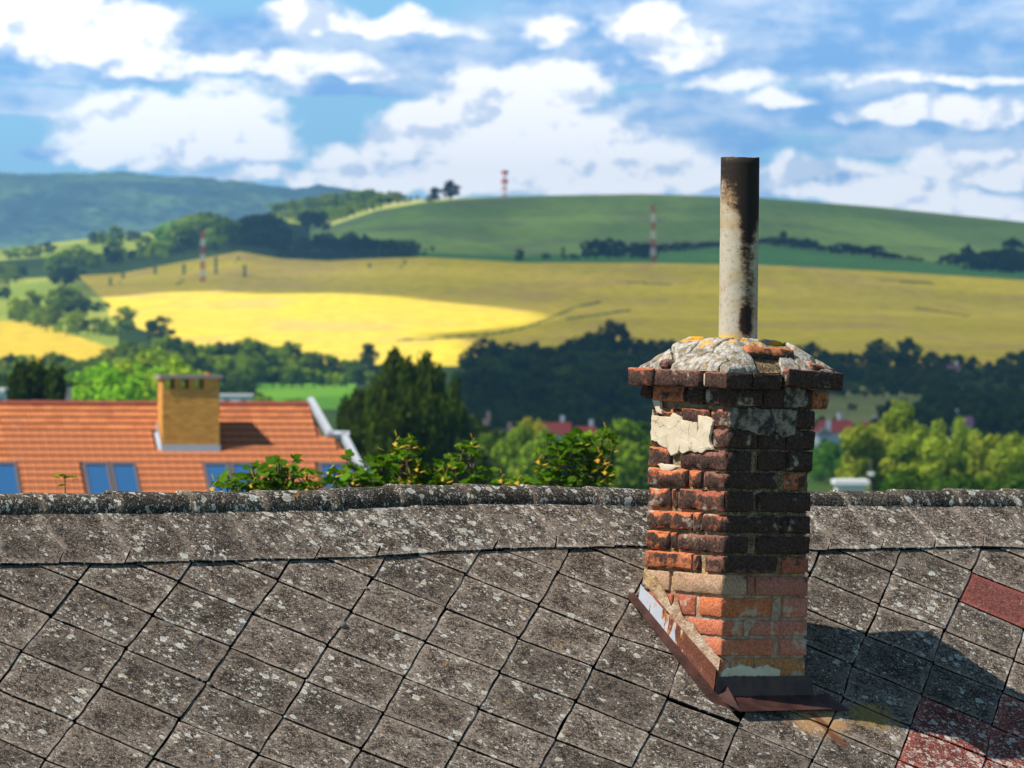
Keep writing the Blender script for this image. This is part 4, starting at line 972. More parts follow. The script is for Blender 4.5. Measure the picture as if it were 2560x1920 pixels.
def crown_mesh(seed, kind, nleaf):
    """leaf clumps spread through an uneven volume; height 1 from ground, returns mesh"""
    rg = np.random.default_rng(seed); V = []; Fc = []
    cl = []
    nb = {'round': 24, 'tall': 20, 'cone': 18, 'loose': 26, 'wide': 26}[kind]
    for k in range(nb):
        u = rg.random()
        if kind == 'round': z = 0.18 + 0.66 * u; r = 0.31 * math.sqrt(max(0.05, 1 - ((z - 0.50) / 0.46) ** 2)); s = rg.uniform(0.09, 0.15)
        elif kind == 'wide': z = 0.16 + 0.64 * u; r = 0.50 * math.sqrt(max(0.05, 1 - ((z - 0.40) / 0.55) ** 2)); s = rg.uniform(0.09, 0.16)
        elif kind == 'tall': z = 0.18 + 0.70 * u; r = 0.17 * math.sqrt(max(0.05, 1 - ((z - 0.5) / 0.5) ** 2)); s = rg.uniform(0.08, 0.13)
        elif kind == 'cone': z = 0.15 + 0.75 * u; r = 0.24 * (1.05 - z); s = 0.06 + 0.12 * (1 - z)
        else: z = 0.22 + 0.68 * u; r = 0.30 * math.sqrt(max(0.08, 1 - ((z - 0.5) / 0.52) ** 2)) * rg.uniform(.5, 1.2); s = rg.uniform(0.06, 0.125)
        an = rg.uniform(0, 6.283); rr = r * math.sqrt(rg.random()) * 1.05
        cl.append((rr * math.cos(an), rr * math.sin(an), z, s))
    cl.append((0, 0, 0.9 if kind != 'wide' else 0.8, 0.09))
    per = nleaf // len(cl)
    for (cx, cy_, cz, s) in cl:
        d = rg.normal(0, 1, (per, 3)); d /= np.linalg.norm(d, axis=1)[:, None]; rad = s * rg.uniform(0.55, 1.0, per) ** 0.6
        rad *= 1 + 0.25 * np.sin(d[:, 0] * 7 + cx * 50) * np.sin(d[:, 2] * 6 + cy_ * 30)
        P = np.array([cx, cy_, cz]) + d * rad[:, None] * np.array([1, 1, 0.85])
        ls = {'round': .024, 'wide': .024, 'tall': .02, 'cone': .02, 'loose': .019}[kind]
        for p, nn in zip(P, d):
            nn = nn + rg.normal(0, 0.5, 3); nn /= np.linalg.norm(nn); a = np.cross(nn, rg.normal(0, 1, 3)); a /= np.linalg.norm(a); b = np.cross(nn, a); L = ls * rg.uniform(0.6, 1.5)
            k = len(V); V += [p + a * L, p + b * L * .7, p - a * L, p - b * L * .7]; Fc.append((k, k + 1, k + 2, k + 3))
    me = bpy.data.meshes.new('crown'); me.from_pydata([tuple(v) for v in V], [], Fc); me.materials.append(M_LEAF); me.update(); return me
def trunk_mesh(seed, kind):
    rg = np.random.default_rng(seed + 99); b = MB(); z0 = 0; p = Vector((0, 0, -0.03)); r = 0.028 if kind != 'tall' else 0.02
    for k in range(4):
        q = p + Vector((rg.normal(0, .012), rg.normal(0, .012), 0.17)); b.tube(p, q, r, r * 0.75, 7, False); r *= 0.75; p = q
        if k >= 1:
            for m in range(3):
                an = rg.uniform(0, 6.28); b.tube(p, p + Vector((math.cos(an) * .2, math.sin(an) * .2, 0.16)) * (1.0 if kind != 'tall' else .55), r * .6, r * .15, 5, False)
    me = bpy.data.meshes.new('trunk'); me.from_pydata(b.v, [], b.f); me.materials.append(M_BARK); me.update(); return me
PROTO = {}
for kind, nvar, nl_ in (('round', 5, 3400), ('wide', 5, 3800), ('tall', 2, 2200), ('cone', 2, 2000), ('loose', 4, 6500)):
    PROTO[kind] = [(crown_mesh(11 * k + len(kind) * 7, kind, nl_), trunk_mesh(k, kind)) for k in range(nvar)]
TN = {'round': 'round_tree', 'wide': 'broad_tree', 'tall': 'poplar_tree', 'cone': 'conical_tree', 'loose': 'loose_tree'}
def tree(x, ytop, D, kind, label, group=None, wid=1.0, col=(1, 1, 1), ybase=None):
    if D is None: D = solveD(x, ybase)
    zg = tz(x, D); zt = (YH - ytop) * D / F; h = max(1.5, zt - zg); X = (x - 1280) / F * D
    r = empty('hedge_tree' if group and 'hedge' in group else TN[kind], (X, D, zg)); r.rotation_euler = (0, 0, random.uniform(0, 6.28)); 
    cm, tm = random.choice(PROTO[kind]); k = random.uniform(0.85, 1.15)
    hh = h / 0.97
    for nm, me in (('crown', cm), ('trunk', tm)):
        o = link(bpy.data.objects.new(nm, me), r); o.scale = (hh * wid, hh * wid, hh)
        if nm == 'crown': o.color = (col[0] * k, col[1] * k * random.uniform(.94, 1.06), col[2] * k, 1)
    return tag(r, where(label, x, ytop, D, kind, col), 'tree', group)
def where(label, x, y, D, kind, col):
    """say which stretch of a big group the tree belongs to"""
    shp = {'round': 'rounded', 'wide': 'broad', 'loose': 'loose', 'tall': 'slender', 'cone': 'pointed'}[kind]
    tone = 'pale green' if col[0] > 1.5 else 'mid green' if col[0] > .9 else 'dark'
    if label == l10:
        row = 'back row' if D > 1340 else 'second row' if D > 1220 else 'middle' if D > 1100 else 'front rows'
        if D > 1340 : pl = 'far left of flue pipe' if x < 1300 else 'near left of flue pipe' if x < 1800 else 'just right of flue pipe' if x < 2190 else 'right of the two proud trees' if x < 2450 else 'at the right edge'
        else: pl = 'left of the chimney, far part' if x < 1400 else 'left of the chimney, near part' if x < 1800 else 'just right of the chimney' if x < 2200 else 'towards the right edge' 
        return '%s %s tree, %s of shaded wood, %s' % (shp, tone, row, pl)
    if label == l5: return '%s %s tree on the left hillside, %s' % (shp, tone, ('behind the striped mast' if x > 400 else 'left of the striped mast' if x > 200 else 'near the left edge') + (', higher up' if y < 580 else ', lower down'))
    if label == l1: return '%s dark tree in the hollow %s, %s' % (shp, 'left of the green hill', 'upper end, back row' if x < 760 and D > 2900 else 'upper end, front row' if x < 760 else 'middle' if x < 950 else 'lower right end')
    if label == l9: return '%s dark olive tree right of the orange roof, %s' % (shp, 'nearest the roof' if x < 950 else 'tallest part, front' if x < 1080 and D < 275 else 'tallest part, back' if x < 1080 else 'far right of the clump')
    if label == l8: return '%s %s leafy tree behind the orange roof, %s, %s' % (shp, 'vivid green' if col[0] < col[1] * .9 else tone, 'left of its chimney' if x < 390 else 'right of its chimney', 'upper row' if y < 900 else 'lower row')
    if label == l11: return '%s %s tree between village and near ridge, %s' % (shp, tone, 'beside the tall olive trees' if x < 1250 else 'behind the maple keys' if x < 1500 else 'close to the chimney')
    if label == l12: return '%s yellow green sunlit tree, %s' % (shp, 'close to the chimney' if x < 2230 else 'middle of the row, %s' % ('taller' if y < 1080 else 'lower') if x < 2400 else 'at the right edge')
    if label == l7: return '%s %s tree in the belt under the bright yellow field, %s' % (shp, tone, 'left end' if x < 350 else 'middle' if x < 700 else 'right end')
    if label == l3: return '%s dark tree in the hedge over the green hillside, %s' % (shp, 'left of the flue pipe' if x < 1840 else 'right of the flue pipe')
    if label == l2: return '%s %s tree on the wooded knoll, %s' % (shp, tone, 'on its skyline' if D > 4000 else 'on its face')
    if label == l6: return '%s %s tree in the hedge between two yellow fields, %s' % (shp, tone, 'upper part' if y < 760 else 'lower part')
    return label
l1 = l2 = l3 = l5 = l6 = l7 = l8 = l9 = l10 = l11 = l12 = None
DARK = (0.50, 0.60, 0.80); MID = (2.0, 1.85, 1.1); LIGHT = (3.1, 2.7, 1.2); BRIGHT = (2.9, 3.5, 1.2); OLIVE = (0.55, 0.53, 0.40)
def along(pts, step, jx=0.25):
    out = []; L = [0.0]
    for (x0, y0), (x1, y1) in zip(pts[:-1], pts[1:]): L.append(L[-1] + abs(x1 - x0))
    s = step * 0.4
    while s < L[-1]:
        k = max(i for i in range(len(L)) if L[i] <= s); f = (s - L[k]) / max(1e-6, (L[k + 1] - L[k])) if k < len(L) - 1 else 0
        out.append((pts[k][0] + (pts[k + 1][0] - pts[k][0]) * f, pts[k][1] + (pts[k + 1][1] - pts[k][1]) * f)); s += step * random.uniform(1 - jx, 1 + jx)
    return out
z3 = lambda x, y: (x * 0.3888, 420 + y * 0.3888); z4 = lambda x, y: (640 + x * 0.4521, 420 + y * 0.4521); z5 = lambda x, y: (1560 + x * 0.4521, 500 + y * 0.4521)
# dark clump of trees between the ochre field and the green hill
G1 = 'dark trees filling the hollow left of the green hill'; l1 = 'dark tree in the clump that fills the hollow left of the green hill'
for x, y in along([z3(1500, 360), z3(1560, 320), z3(1650, 275), z3(1760, 290), z4(50, 240), z4(130, 270), z4(200, 330)], 17): tree(x, y + random.uniform(-2, 8), 2950, 'round', l1, G1, 1.0, DARK)
for x, y in along([z3(1530, 430), z4(60, 330), z4(200, 400), z4(300, 380), z4(460, 365), z4(600, 375), z4(720, 400), z4(830, 425), z4(960, 430), z4(1000, 470)], 15): tree(x, y + random.uniform(-9, 6), 2790, 'round', l1, G1, .9, DARK)
for x, y in along([z4(120, 440), z4(250, 460), z4(500, 440), z4(750, 450), z4(960, 460)], 20): tree(x, y + random.uniform(-2, 5), 2715, 'wide', l1, G1, 1.0, DARK)
# wooded knoll behind
G2 = 'green trees covering the knoll below the skyline'; l2 = 'green tree on the wooded knoll left of the pale hay strip'
for x, y in along([z4(80, 200), z4(250, 165), z4(400, 140), z4(550, 122), z4(640, 114), z4(750, 130), z4(850, 140), z4(930, 160)], 13): tree(x, y + random.uniform(-2, 5), 4150, 'round', l2, G2, 1.1, MID if random.random() < .4 else LIGHT)
for x, y in along([z4(70, 240), z4(300, 215), z4(450, 190), z4(600, 165), z4(720, 150), z4(850, 165)], 14): tree(x, y + random.uniform(-2, 6), 3950, 'round', l2, G2, 1.2, LIGHT if random.random() < .75 else MID)
for x, y in along([z4(70, 260), z4(400, 215), z4(560, 190), z4(700, 175)], 15): tree(x, y + random.uniform(-2, 6), 3840, 'wide', l2, G2, 1.1, LIGHT if random.random() < .6 else MID)
for x, y in along([z4(80, 280), z4(300, 270), z4(420, 255), z4(560, 225), z4(700, 195)], 17): tree(x, y + random.uniform(-2, 6), 3760, 'wide', l2, G2, 1.0, LIGHT if random.random() < .6 else DARK)
for x, y in along([z4(260, 235), z4(390, 240)], 22): tree(x, y, 3350, 'round', 'dark tree at the foot of the wooded knoll', 'dark trees at the foot of the knoll', 1.1, DARK)
for x, y in along([z4(670, 165), z4(760, 150)], 18): tree(x, y, 3900, 'round', 'dark tree on the upper right of the wooded knoll', 'dark trees high on the knoll', 1.2, DARK)
tree(*z4(985, 105), 3690, 'loose', 'smaller left one of two dark trees standing alone on the green hill crest', None, 1.3, DARK)
tree(*z4(1075, 68), 3690, 'loose', 'taller right one of two dark trees standing alone on the green hill crest', None, 1.7, DARK)
tree(z4(960, 150)[0], z4(960, 160)[1], 3690, 'wide', 'low dark bush under the two lone trees on the hill crest', None, 1.6, DARK)
# hedge across the green hill
tree(*z4(1455, 446), 2720, 'round', 'lone round dark tree where the ochre field meets the green hill', None, 1.0, DARK)
G3 = 'hedge trees across the green hill'; l3 = 'dark hedge tree in the line across the green hillside'
for (a, b, k, w) in [(1600, 470, 'wide', 1.6), (1700, 435, 'cone', 1), (1760, 470, 'wide', 1.5), (1830, 400, 'round', 1.0), (1880, 388, 'round', 1.1), (1950, 385, 'round', 1.1), (2010, 395, 'round', 1.0), (2110, 405, 'wide', 1.1), (2170, 420, 'wide', 1.2)]:
    x, y = z4(a, b); tree(x, y, 2800, k, l3, G3, w, DARK)
for x, y in along([z5(0, 235), z5(80, 232), z5(200, 240), z5(300, 230), z5(390, 218), z5(500, 222), z5(640, 215), z5(770, 200), z5(850, 205), z5(930, 200), z5(1050, 220), z5(1120, 240)], 15): tree(x, y + random.uniform(-3, 5), 3000, 'wide', l3, G3, 1.4, DARK)
for x, y in along([z5(1150, 250), z5(1200, 232), z5(1300, 250), z5(1380, 245), z5(1440, 285), z5(1650, 310)], 15): tree(x, y + random.uniform(-2, 4), 2990, 'wide', l3, G3, 1.8, DARK)
tree(*z5(885, 170), 3010, 'loose', 'pale leafless looking tree in the hillside hedge right of the flue pipe', None, 1.2, (1.0, .8, .8))
G4 = 'dark trees at the right end of the green hill'; l4 = 'dark tree at the right edge below the green hill'
tree(*z5(1905, 246), 2960, 'round', 'round dark tree standing out at the right end of the hillside hedge', None, 1.1, DARK)
tree(*z5(2150, 210), 2960, 'round', 'tallest dark tree at the right end of the hillside hedge', None, 1.2, DARK)
for x, y in along([z5(1740, 300), z5(1830, 285), z5(1990, 275), z5(2080, 260), z5(2200, 270), z5(2300, 260)], 17): tree(x, y + random.uniform(-2, 5), 2950, 'wide', l4, G4, 1.2, DARK)
for x, y in along([z5(1900, 320), z5(2060, 315), z5(2250, 320)], 18): tree(x, y, 2850, 'wide', l4, G4, 1.2, DARK)
# left hillside, clumps between meadows
G5 = 'trees on the left hillside under the blue hill'; l5 = 'green tree on the left hillside between small meadows'
for a, b, c_, k, w, co in [(60, 520, 590, 'wide', 1.4, MID), (130, 500, 585, 'wide', 1.4, LIGHT), (200, 488, 580, 'wide', 1.3, MID), (300, 470, 560, 'wide', 1.3, DARK), (600, 408, 500, 'round', 1.2, DARK), (660, 400, 500, 'round', 1.1, MID), (735, 368, 520, 'round', 1.2, MID), (840, 400, 480, 'round', 1.3, DARK), (890, 410, 480, 'round', 1.2, DARK),
     (720, 480, 630, 'round', 1.1, DARK), (770, 500, 620, 'round', 1.1, MID), (940, 430, 590, 'round', 1.1, MID), (1000, 460, 600, 'wide', 1.1, LIGHT), (440, 510, 640, 'wide', 1.1, MID), (500, 490, 620, 'round', 1.1, LIGHT), (560, 520, 640, 'wide', 1.1, MID), (620, 540, 650, 'wide', 1.1, MID), (380, 540, 690, 'round', 1.1, MID), (330, 560, 690, 'round', 1.0, LIGHT),
     (860, 520, 600, 'wide', 1.2, DARK), (920, 530, 600, 'wide', 1.2, MID), (380, 630, 780, 'round', 1.1, DARK), (430, 640, 770, 'round', 1.1, DARK), (480, 620, 740, 'wide', 1.1, DARK), (30, 600, 740, 'wide', 1.1, MID), (90, 620, 740, 'wide', 1.1, MID), (140, 620, 710, 'wide', 1.0, DARK), (30, 690, 760, 'wide', 1.2, MID), (20, 750, 850, 'wide', 1.1, DARK),
     (1020, 375, 520, 'round', 1.2, BRIGHT), (1090, 340, 500, 'round', 1.2, BRIGHT), (1150, 330, 520, 'round', 1.2, LIGHT), (1220, 300, 500, 'round', 1.2, LIGHT), (1290, 282, 480, 'round', 1.2, MID), (1340, 280, 480, 'round', 1.2, MID), (1400, 290, 480, 'round', 1.2, LIGHT), (1450, 310, 500, 'round', 1.2, LIGHT), (1490, 330, 500, 'round', 1.1, MID),
     (1070, 460, 560, 'wide', 1.1, LIGHT), (1180, 400, 560, 'round', 1.1, DARK), (1240, 390, 545, 'round', 1.1, DARK), (1330, 440, 520, 'wide', 1.2, BRIGHT), (1420, 430, 520, 'wide', 1.2, LIGHT), (1380, 470, 540, 'wide', 1.2, DARK), (1130, 500, 570, 'wide', 1.3, DARK)]:
    x, y = z3(a, b); tree(x, y, None, k, l5, G5, w, co, ybase=420 + c_ * 0.3888)
for x, y in along([(330, 632), (400, 620), (480, 606), (560, 592), (640, 585)], 16): tree(x, y, 2880, 'wide', l5, G5, 1.5, MID)
G6 = 'trees along the hedge between the two yellow fields'; l6 = 'green tree in the broad hedge left of the bright yellow field'
for a, b, c_, k, w, co in [(130, 850, 990, 'wide', 1.0, MID), (100, 830, 990, 'round', 1.1, LIGHT), (210, 785, 960, 'round', 1.1, MID), (190, 860, 1010, 'wide', 1.0, MID), (260, 890, 1030, 'wide', 1.0, LIGHT), (330, 800, 980, 'round', 1.1, MID), (400, 750, 950, 'round', 1.2, MID), (450, 760, 950, 'round', 1.1, MID), (500, 790, 950, 'wide', 1.0, DARK), (560, 850, 930, 'wide', 1.3, DARK), (630, 855, 930, 'wide', 1.3, DARK), (690, 860, 900, 'wide', 1.5, DARK),
     (300, 880, 1050, 'wide', 1.0, MID), (350, 870, 1060, 'round', 1.1, MID), (430, 920, 1080, 'wide', .9, LIGHT), (500, 905, 1080, 'round', 1.1, LIGHT), (560, 960, 1080, 'wide', .9, MID), (640, 950, 1080, 'wide', 1.0, MID), (700, 980, 1080, 'wide', 1.0, MID), (720, 1000, 1090, 'wide', 1.0, MID)]:
    x, y = z3(a, b); tree(x, y, None, k, l6, G6, w, co, ybase=420 + c_ * 0.3888)
x, y = z3(810, 885); tree(x, y, None, 'round', 'tall rounded green tree at the lower left edge of the bright yellow field', None, 1.15, MID, ybase=836)
x, y = z3(1030, 950); tree(x, y, None, 'round', 'wide dark green tree in front of the bright yellow field', None, 1.35, DARK, ybase=866)
# belt below the yellow field, left half
G7 = 'trees in the belt below the yellow field'; l7 = 'green tree in the belt below the bright yellow field'
w1 = lambda x, y: (x * 0.4069, 800 + y * 0.4069)
top7 = [w1(0, 225), w1(60, 208), w1(150, 200), w1(260, 212), w1(370, 188), w1(460, 232), w1(600, 215), w1(700, 170), w1(760, 115), w1(840, 150), w1(950, 100), w1(1060, 105), w1(1180, 122), w1(1300, 150), w1(1440, 118), w1(1520, 116), w1(1600, 140), w1(1690, 160), w1(1760, 132), w1(1860, 160), w1(1940, 178), w1(2000, 205), w1(2080, 232), w1(2200, 225), (920, 900), (1010, 905)]
for x, y in along(top7, 24): tree(x, y + random.uniform(-4, 8), 1330, random.choice(['round', 'wide']), l7, G7, 1.15, MID if random.random() < .55 else (DARK if random.random() < .6 else LIGHT))
for x, y in along([(p[0], p[1] + 28) for p in top7], 28): tree(x, y + random.uniform(-6, 12), 1260, random.choice(['round', 'wide']), l7, G7, 1.1, random.choice([MID, MID, LIGHT, DARK]))
x, y = 922, 858; tree(x, y, 1300, 'cone', 'small dark conical tree rising above the belt below the yellow field', None, 1.5, DARK)
G8 = 'bright green trees behind the orange roof'; l8 = 'bright green leafy tree behind the left part of the orange tiled roof'
for a, b, w, co in [(500, 330, 1, LIGHT), (560, 290, 1.1, BRIGHT), (640, 270, 1.1, BRIGHT), (700, 300, 1.1, BRIGHT), (760, 260, 1.0, LIGHT), (820, 270, 1.1, BRIGHT), (880, 300, 1, LIGHT), (900, 180, 1.0, LIGHT), (980, 170, 1.0, LIGHT), (1020, 280, 1.1, BRIGHT), (1080, 250, 1.0, LIGHT), (600, 390, 1.1, BRIGHT), (720, 380, 1.1, LIGHT), (820, 400, 1.1, MID), (920, 380, 1.1, BRIGHT), (500, 410, 1, LIGHT), (1180, 300, 1, MID), (1300, 230, 1.0, LIGHT), (1380, 210, 1.1, BRIGHT), (1450, 230, 1.1, LIGHT), (1520, 240, 1.0, MID), (1650, 210, 1.0, LIGHT), (1720, 240, 1.0, MID)]:
    x, y = w1(a, b); tree(x, y, (random.uniform(560, 800) if b > 240 else random.uniform(900, 1050)) if a < 1100 else 1335, 'round', l8, G8, w, co)
for a, b, w in [(60, 260, 1.0), (30, 300, 1.2), (430, 300, 1.1), (1420, 340, 1.3), (1400, 400, 1.2), (1560, 430, 1.1), (1620, 320, 1.6), (1700, 330, 1.6), (1840, 320, 1.6), (1950, 330, 1.5), (2050, 330, 1.4)]:
    x, y = w1(a, b); tree(x, y, 1312 if a > 1600 else 1010 if a > 1300 else 650, 'wide', 'dark tree in the row along the small green meadow', 'dark trees round the small green meadow', w, DARK)
for x, y, w in [(52, 905, .42), (92, 898, .42), (126, 925, .42)]: tree(x, y, 330, 'loose', 'dark loose tree close behind the left end of the orange roof', 'dark loose trees behind the roof at far left', w, OLIVE)
for x, y in [(643, 977), (655, 1000), (690, 1005), (722, 990), (760, 1000)]: tree(x, y, 900, 'wide', 'small dark shrub tree beside the flat white building', 'shrub trees beside the flat white building', 1.3, MID)
# tall dark trees right of the orange roof
l9 = 'tall dark olive tree behind the right end of the orange roof'; G9 = 'tall dark trees right of the orange roof'
for x, y, D, k, w in [(868, 990, 330, 'loose', .40), (900, 972, 320, 'loose', .36), (943, 945, 300, 'loose', .34), (985, 873, 290, 'loose', .36), (1018, 895, 280, 'loose', .34), (1062, 884, 300, 'loose', .38), (1096, 915, 310, 'loose', .34), (1135, 945, 320, 'loose', .34), (965, 945, 270, 'loose', .4), (1040, 965, 260, 'loose', .42), (1095, 990, 280, 'loose', .42), (885, 1050, 280, 'loose', .5), (940, 1030, 250, 'loose', .45), (1145, 1010, 330, 'loose', .45), (1000, 1000, 250, 'loose', .5)]:
    tree(x, y, D, k, l9, G9, w, OLIVE)
# dark wood below the fields, centre and right
G10 = 'trees of the dark wood below the fields'; l10 = 'dark tree in the shaded wood stretching behind the brick chimney'
v1 = lambda x, y: (800 + x * 0.3797, 840 + y * 0.3797); v2 = lambda x, y: (2000 + x * 0.2532, 840 + y * 0.2532)
topc = [v1(960, 110), v1(1000, 60), v1(1090, 5), v1(1180, 35), v1(1300, 25), v1(1420, 38), v1(1520, 75), v1(1600, 25), v1(1700, 10), v1(1780, -25), v1(1840, -5), v1(2050, 10), v1(2160, 20), (1660, 845), (1720, 850), (1800, 850), v2(0, 60), v2(100, 50), v2(230, 100), v2(340, 100), v2(430, 150), v2(510, 145), v2(600, 160), v2(700, 120), v2(880, 120), v2(1000, 150), v2(1100, 130), v2(1240, 170), v2(1340, 130), v2(1430, 170), v2(1520, 150), v2(1690, 185), v2(1800, 215), v2(1900, 240), v2(2040, 150), v2(2150, 150), v2(2260, 120), (2640, 870), (2800, 870)]
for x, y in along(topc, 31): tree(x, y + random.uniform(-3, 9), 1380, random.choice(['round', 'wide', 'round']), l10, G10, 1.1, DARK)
for d, D, s in ((30, 1290, 38), (62, 1160, 42), (94, 1050, 44)):
    for x, y in along([(p[0], min(p[1], 905) + d) for p in topc], s):
        if D < 1200 and 2020 < x < 2310 and y > 940: continue
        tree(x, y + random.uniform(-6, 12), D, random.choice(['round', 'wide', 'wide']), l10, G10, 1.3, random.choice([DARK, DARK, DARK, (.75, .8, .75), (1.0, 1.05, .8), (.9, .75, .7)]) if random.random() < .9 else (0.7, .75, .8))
for x, y in along([(1170, 985), (1400, 1000), (1620, 1005)], 32) + along([(1180, 1020), (1400, 1035), (1620, 1030)], 34) + along([(2310, 985), (2600, 960)], 33) + along([(2320, 1010), (2600, 1000)], 35): tree(x, y + random.uniform(-10, 8), 960 - (y - 985) * 2, 'wide', l10, G10, 1.0, DARK)
tree(1526, 800, 1370, 'round', 'tall dark tree rising highest above the dark wood left of the flue pipe', None, 1.0, DARK)
tree(2200, 846, 1390, 'round', 'left of two dark trees standing proud of the wood at right', None, 1.1, DARK)
tree(2272, 842, 1390, 'round', 'right of two dark trees standing proud of the wood at right', None, 1.1, (.5, .8, .8))
tree(2130, 1012, 1050, 'wide', 'lone dark bush in the dull pasture right of the chimney', None, 1.2, DARK)
for x, y in [(2055, 1040), (2090, 1042), (2225, 1000), (2290, 1005), (2330, 1015), (2380, 1020), (2460, 1015), (2500, 1025), (2550, 1020)]: tree(x, y, 820, 'round', 'dark green tree among the village houses at right', 'village trees at right', 1.0, DARK)
# green trees between the village and the old roof
l11 = 'mid green tree between the village roofs and the near ridge'; G11 = 'trees just beyond the near ridge, centre'
for x, y, co in [(1180, 1040, OLIVE), (1215, 1085, MID), (1190, 1120, OLIVE), (1255, 1110, (1.1, 1.2, .9)), (1310, 1060, MID), (1300, 1130, OLIVE), (1350, 1120, MID), (1405, 1110, OLIVE), (1530, 1060, (.6, .8, .6)), (1560, 1045, MID), (1600, 1050, (.6, .8, .6)), (1500, 1120, OLIVE), (1580, 1110, (.6, .8, .6)), (1620, 1130, MID), (1450, 1140, OLIVE), (1130, 1130, OLIVE), (1090, 1120, OLIVE), (1670, 1100, OLIVE)]:
    tree(x, y, random.uniform(380, 460), 'round', l11, G11, 0.9, co)
tree(1320, 1043, 600, 'round', 'small golden leaved tree in front of the red village roofs', None, .8, (3.5, 2.0, .8))
# bright yellow green trees at right
l12 = 'yellow green loose tree in sunlight right of the chimney'; G12 = 'sunlit yellow green trees right of the chimney'
YG = (2.9, 2.25, 1.6)
for a, b, w, k in [(620, 870, .9, 'loose'), (700, 960, .9, 'loose'), (820, 850, .9, 'loose'), (900, 760, .8, 'loose'), (1120, 850, .8, 'loose'), (1080, 980, .9, 'loose'), (1390, 980, .9, 'loose'), (1480, 1050, .9, 'loose'), (1560, 800, .5, 'tall'), (1390, 820, .4, 'tall'), (1690, 920, .8, 'loose'), (1780, 1020, .9, 'loose'), (1920, 980, .7, 'loose'), (2010, 1050, .8, 'loose'), (2120, 960, .7, 'loose'), (2190, 1010, .8, 'loose'), (2300, 980, .8, 'loose'), (1250, 1150, 1, 'loose'), (950, 1100, 1, 'loose'), (1600, 1180, .9, 'loose'), (1900, 1200, .9, 'loose')]:
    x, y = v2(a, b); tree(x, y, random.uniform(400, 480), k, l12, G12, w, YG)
x, y = v2(1010, 635); tree(x, y, 440, 'loose', 'tallest yellow green tree with a pointed top right of the chimney', None, .85, YG)
for a, b in [(200, 1010), (320, 1000), (430, 1020), (260, 1100), (500, 1100), (120, 1080), (-20, 1060), (380, 1110), (600, 1120)]:
    x, y = v2(a, b); tree(x, y, random.uniform(620, 680), 'wide', 'deep green tree just right of the chimney shaft', 'deep green trees just right of the chimney', .9, (0.9, 1.3, .6))
for a, b in [(1000, 1260), (1500, 1260), (1800, 1290), (2150, 1280), (1250, 1280)]:
    x, y = v2(a, b); tree(x, y, 350, 'wide', 'dark low tree at the foot of the yellow green trees', 'low trees beyond the ridge at right', .9, (0.7, .9, .5))

# ------------------------------------------------------------------ masts, village, lamp
def flatm(name, c, rough=0.8):
    t = material(name, rough); oc = t.n('ShaderNodeTexCoord').outputs['Object']
    t.set(t.b.inputs['Base Color'], t.mix(t.noise(oc, 3.0, 4.0), tuple(x * 0.82 for x in c), tuple(min(1, x * 1.1) for x in c))); return t.m
M_WHITE = flatm('white_paint', (0.74, 0.74, 0.74)); M_MRED = flatm('red_paint', (0.50, 0.06, 0.04)); M_RROOF = flatm('red_roof', (0.40, 0.07, 0.05)); M_PROOF = flatm('plum_roof', (0.16, 0.08, 0.14)); M_GROOF = flatm('grey_roof', (0.22, 0.21, 0.22))
M_DKWIN = flatm('dark_window', (0.04, 0.05, 0.07), 0.3); M_PINK = flatm('pink_plaster', (0.50, 0.30, 0.22)); M_METAL = flatm('pale_sheet_metal', (0.50, 0.53, 0.58), 0.45); M_FRAME = flatm('grey_window_frame', (0.13, 0.11, 0.12), 0.6)
def mast(x, yt, yb, D, label, plat=False):
    zb = tz(x, D) - 1; zt = (YH - yt) * D / F; X = (x - 1280) / F * D; m = empty('striped_mast', (X, D, zb)); n = 7; h = zt - zb; wd = 0.75 * D / 2500
    for k in range(n):
        b = MB(); a0, a1 = h * k / n, h * (k + 1) / n
        r0 = wd * (1.15 - 0.45 * k / n); r1 = wd * (1.15 - 0.45 * (k + 1) / n)
        for sx in (-1, 1):
            for sy in (-1, 1): b.tube((sx * r0, sy * r0, a0), (sx * r1, sy * r1, a1), .22, .22, 5)
        for q in range(3):
            f0, f1 = q / 3, (q + 1) / 3; za, zc = a0 + (a1 - a0) * f0, a0 + (a1 - a0) * f1
            for sy in (-1, 1): b.tube((-r0, sy * r0, za), (r0, sy * r0, zc), .14, .14, 4); b.tube((r0, sy * r0, za), (-r0, sy * r0, zc), .14, .14, 4); b.tube((sy * r0, -r0, za), (sy * r0, r0, zc), .14, .14, 4)
        b.obj('red_section' if k % 2 == 0 else 'white_section', M_MRED if k % 2 == 0 else M_WHITE, m)
    if plat:
        for zz in (.60, .93):
            b = MB(); b.tube((0, 0, h * zz - 1.0), (0, 0, h * zz + 1.0), wd * 2.0, wd * 2.0, 12); b.obj('platform', M_MRED, m)
    return tag(m, label, 'mast', 'red and white striped masts')
mast(507, 577, 708, 2420, 'red and white striped lattice mast standing in the ochre field at left')
mast(1633, 512, 656, 2705, 'red and white striped lattice mast left of the flue pipe at the hedge foot')
mast(1262, 426, 493, 3720, 'pale red and white mast with round platforms on the hill skyline', True)
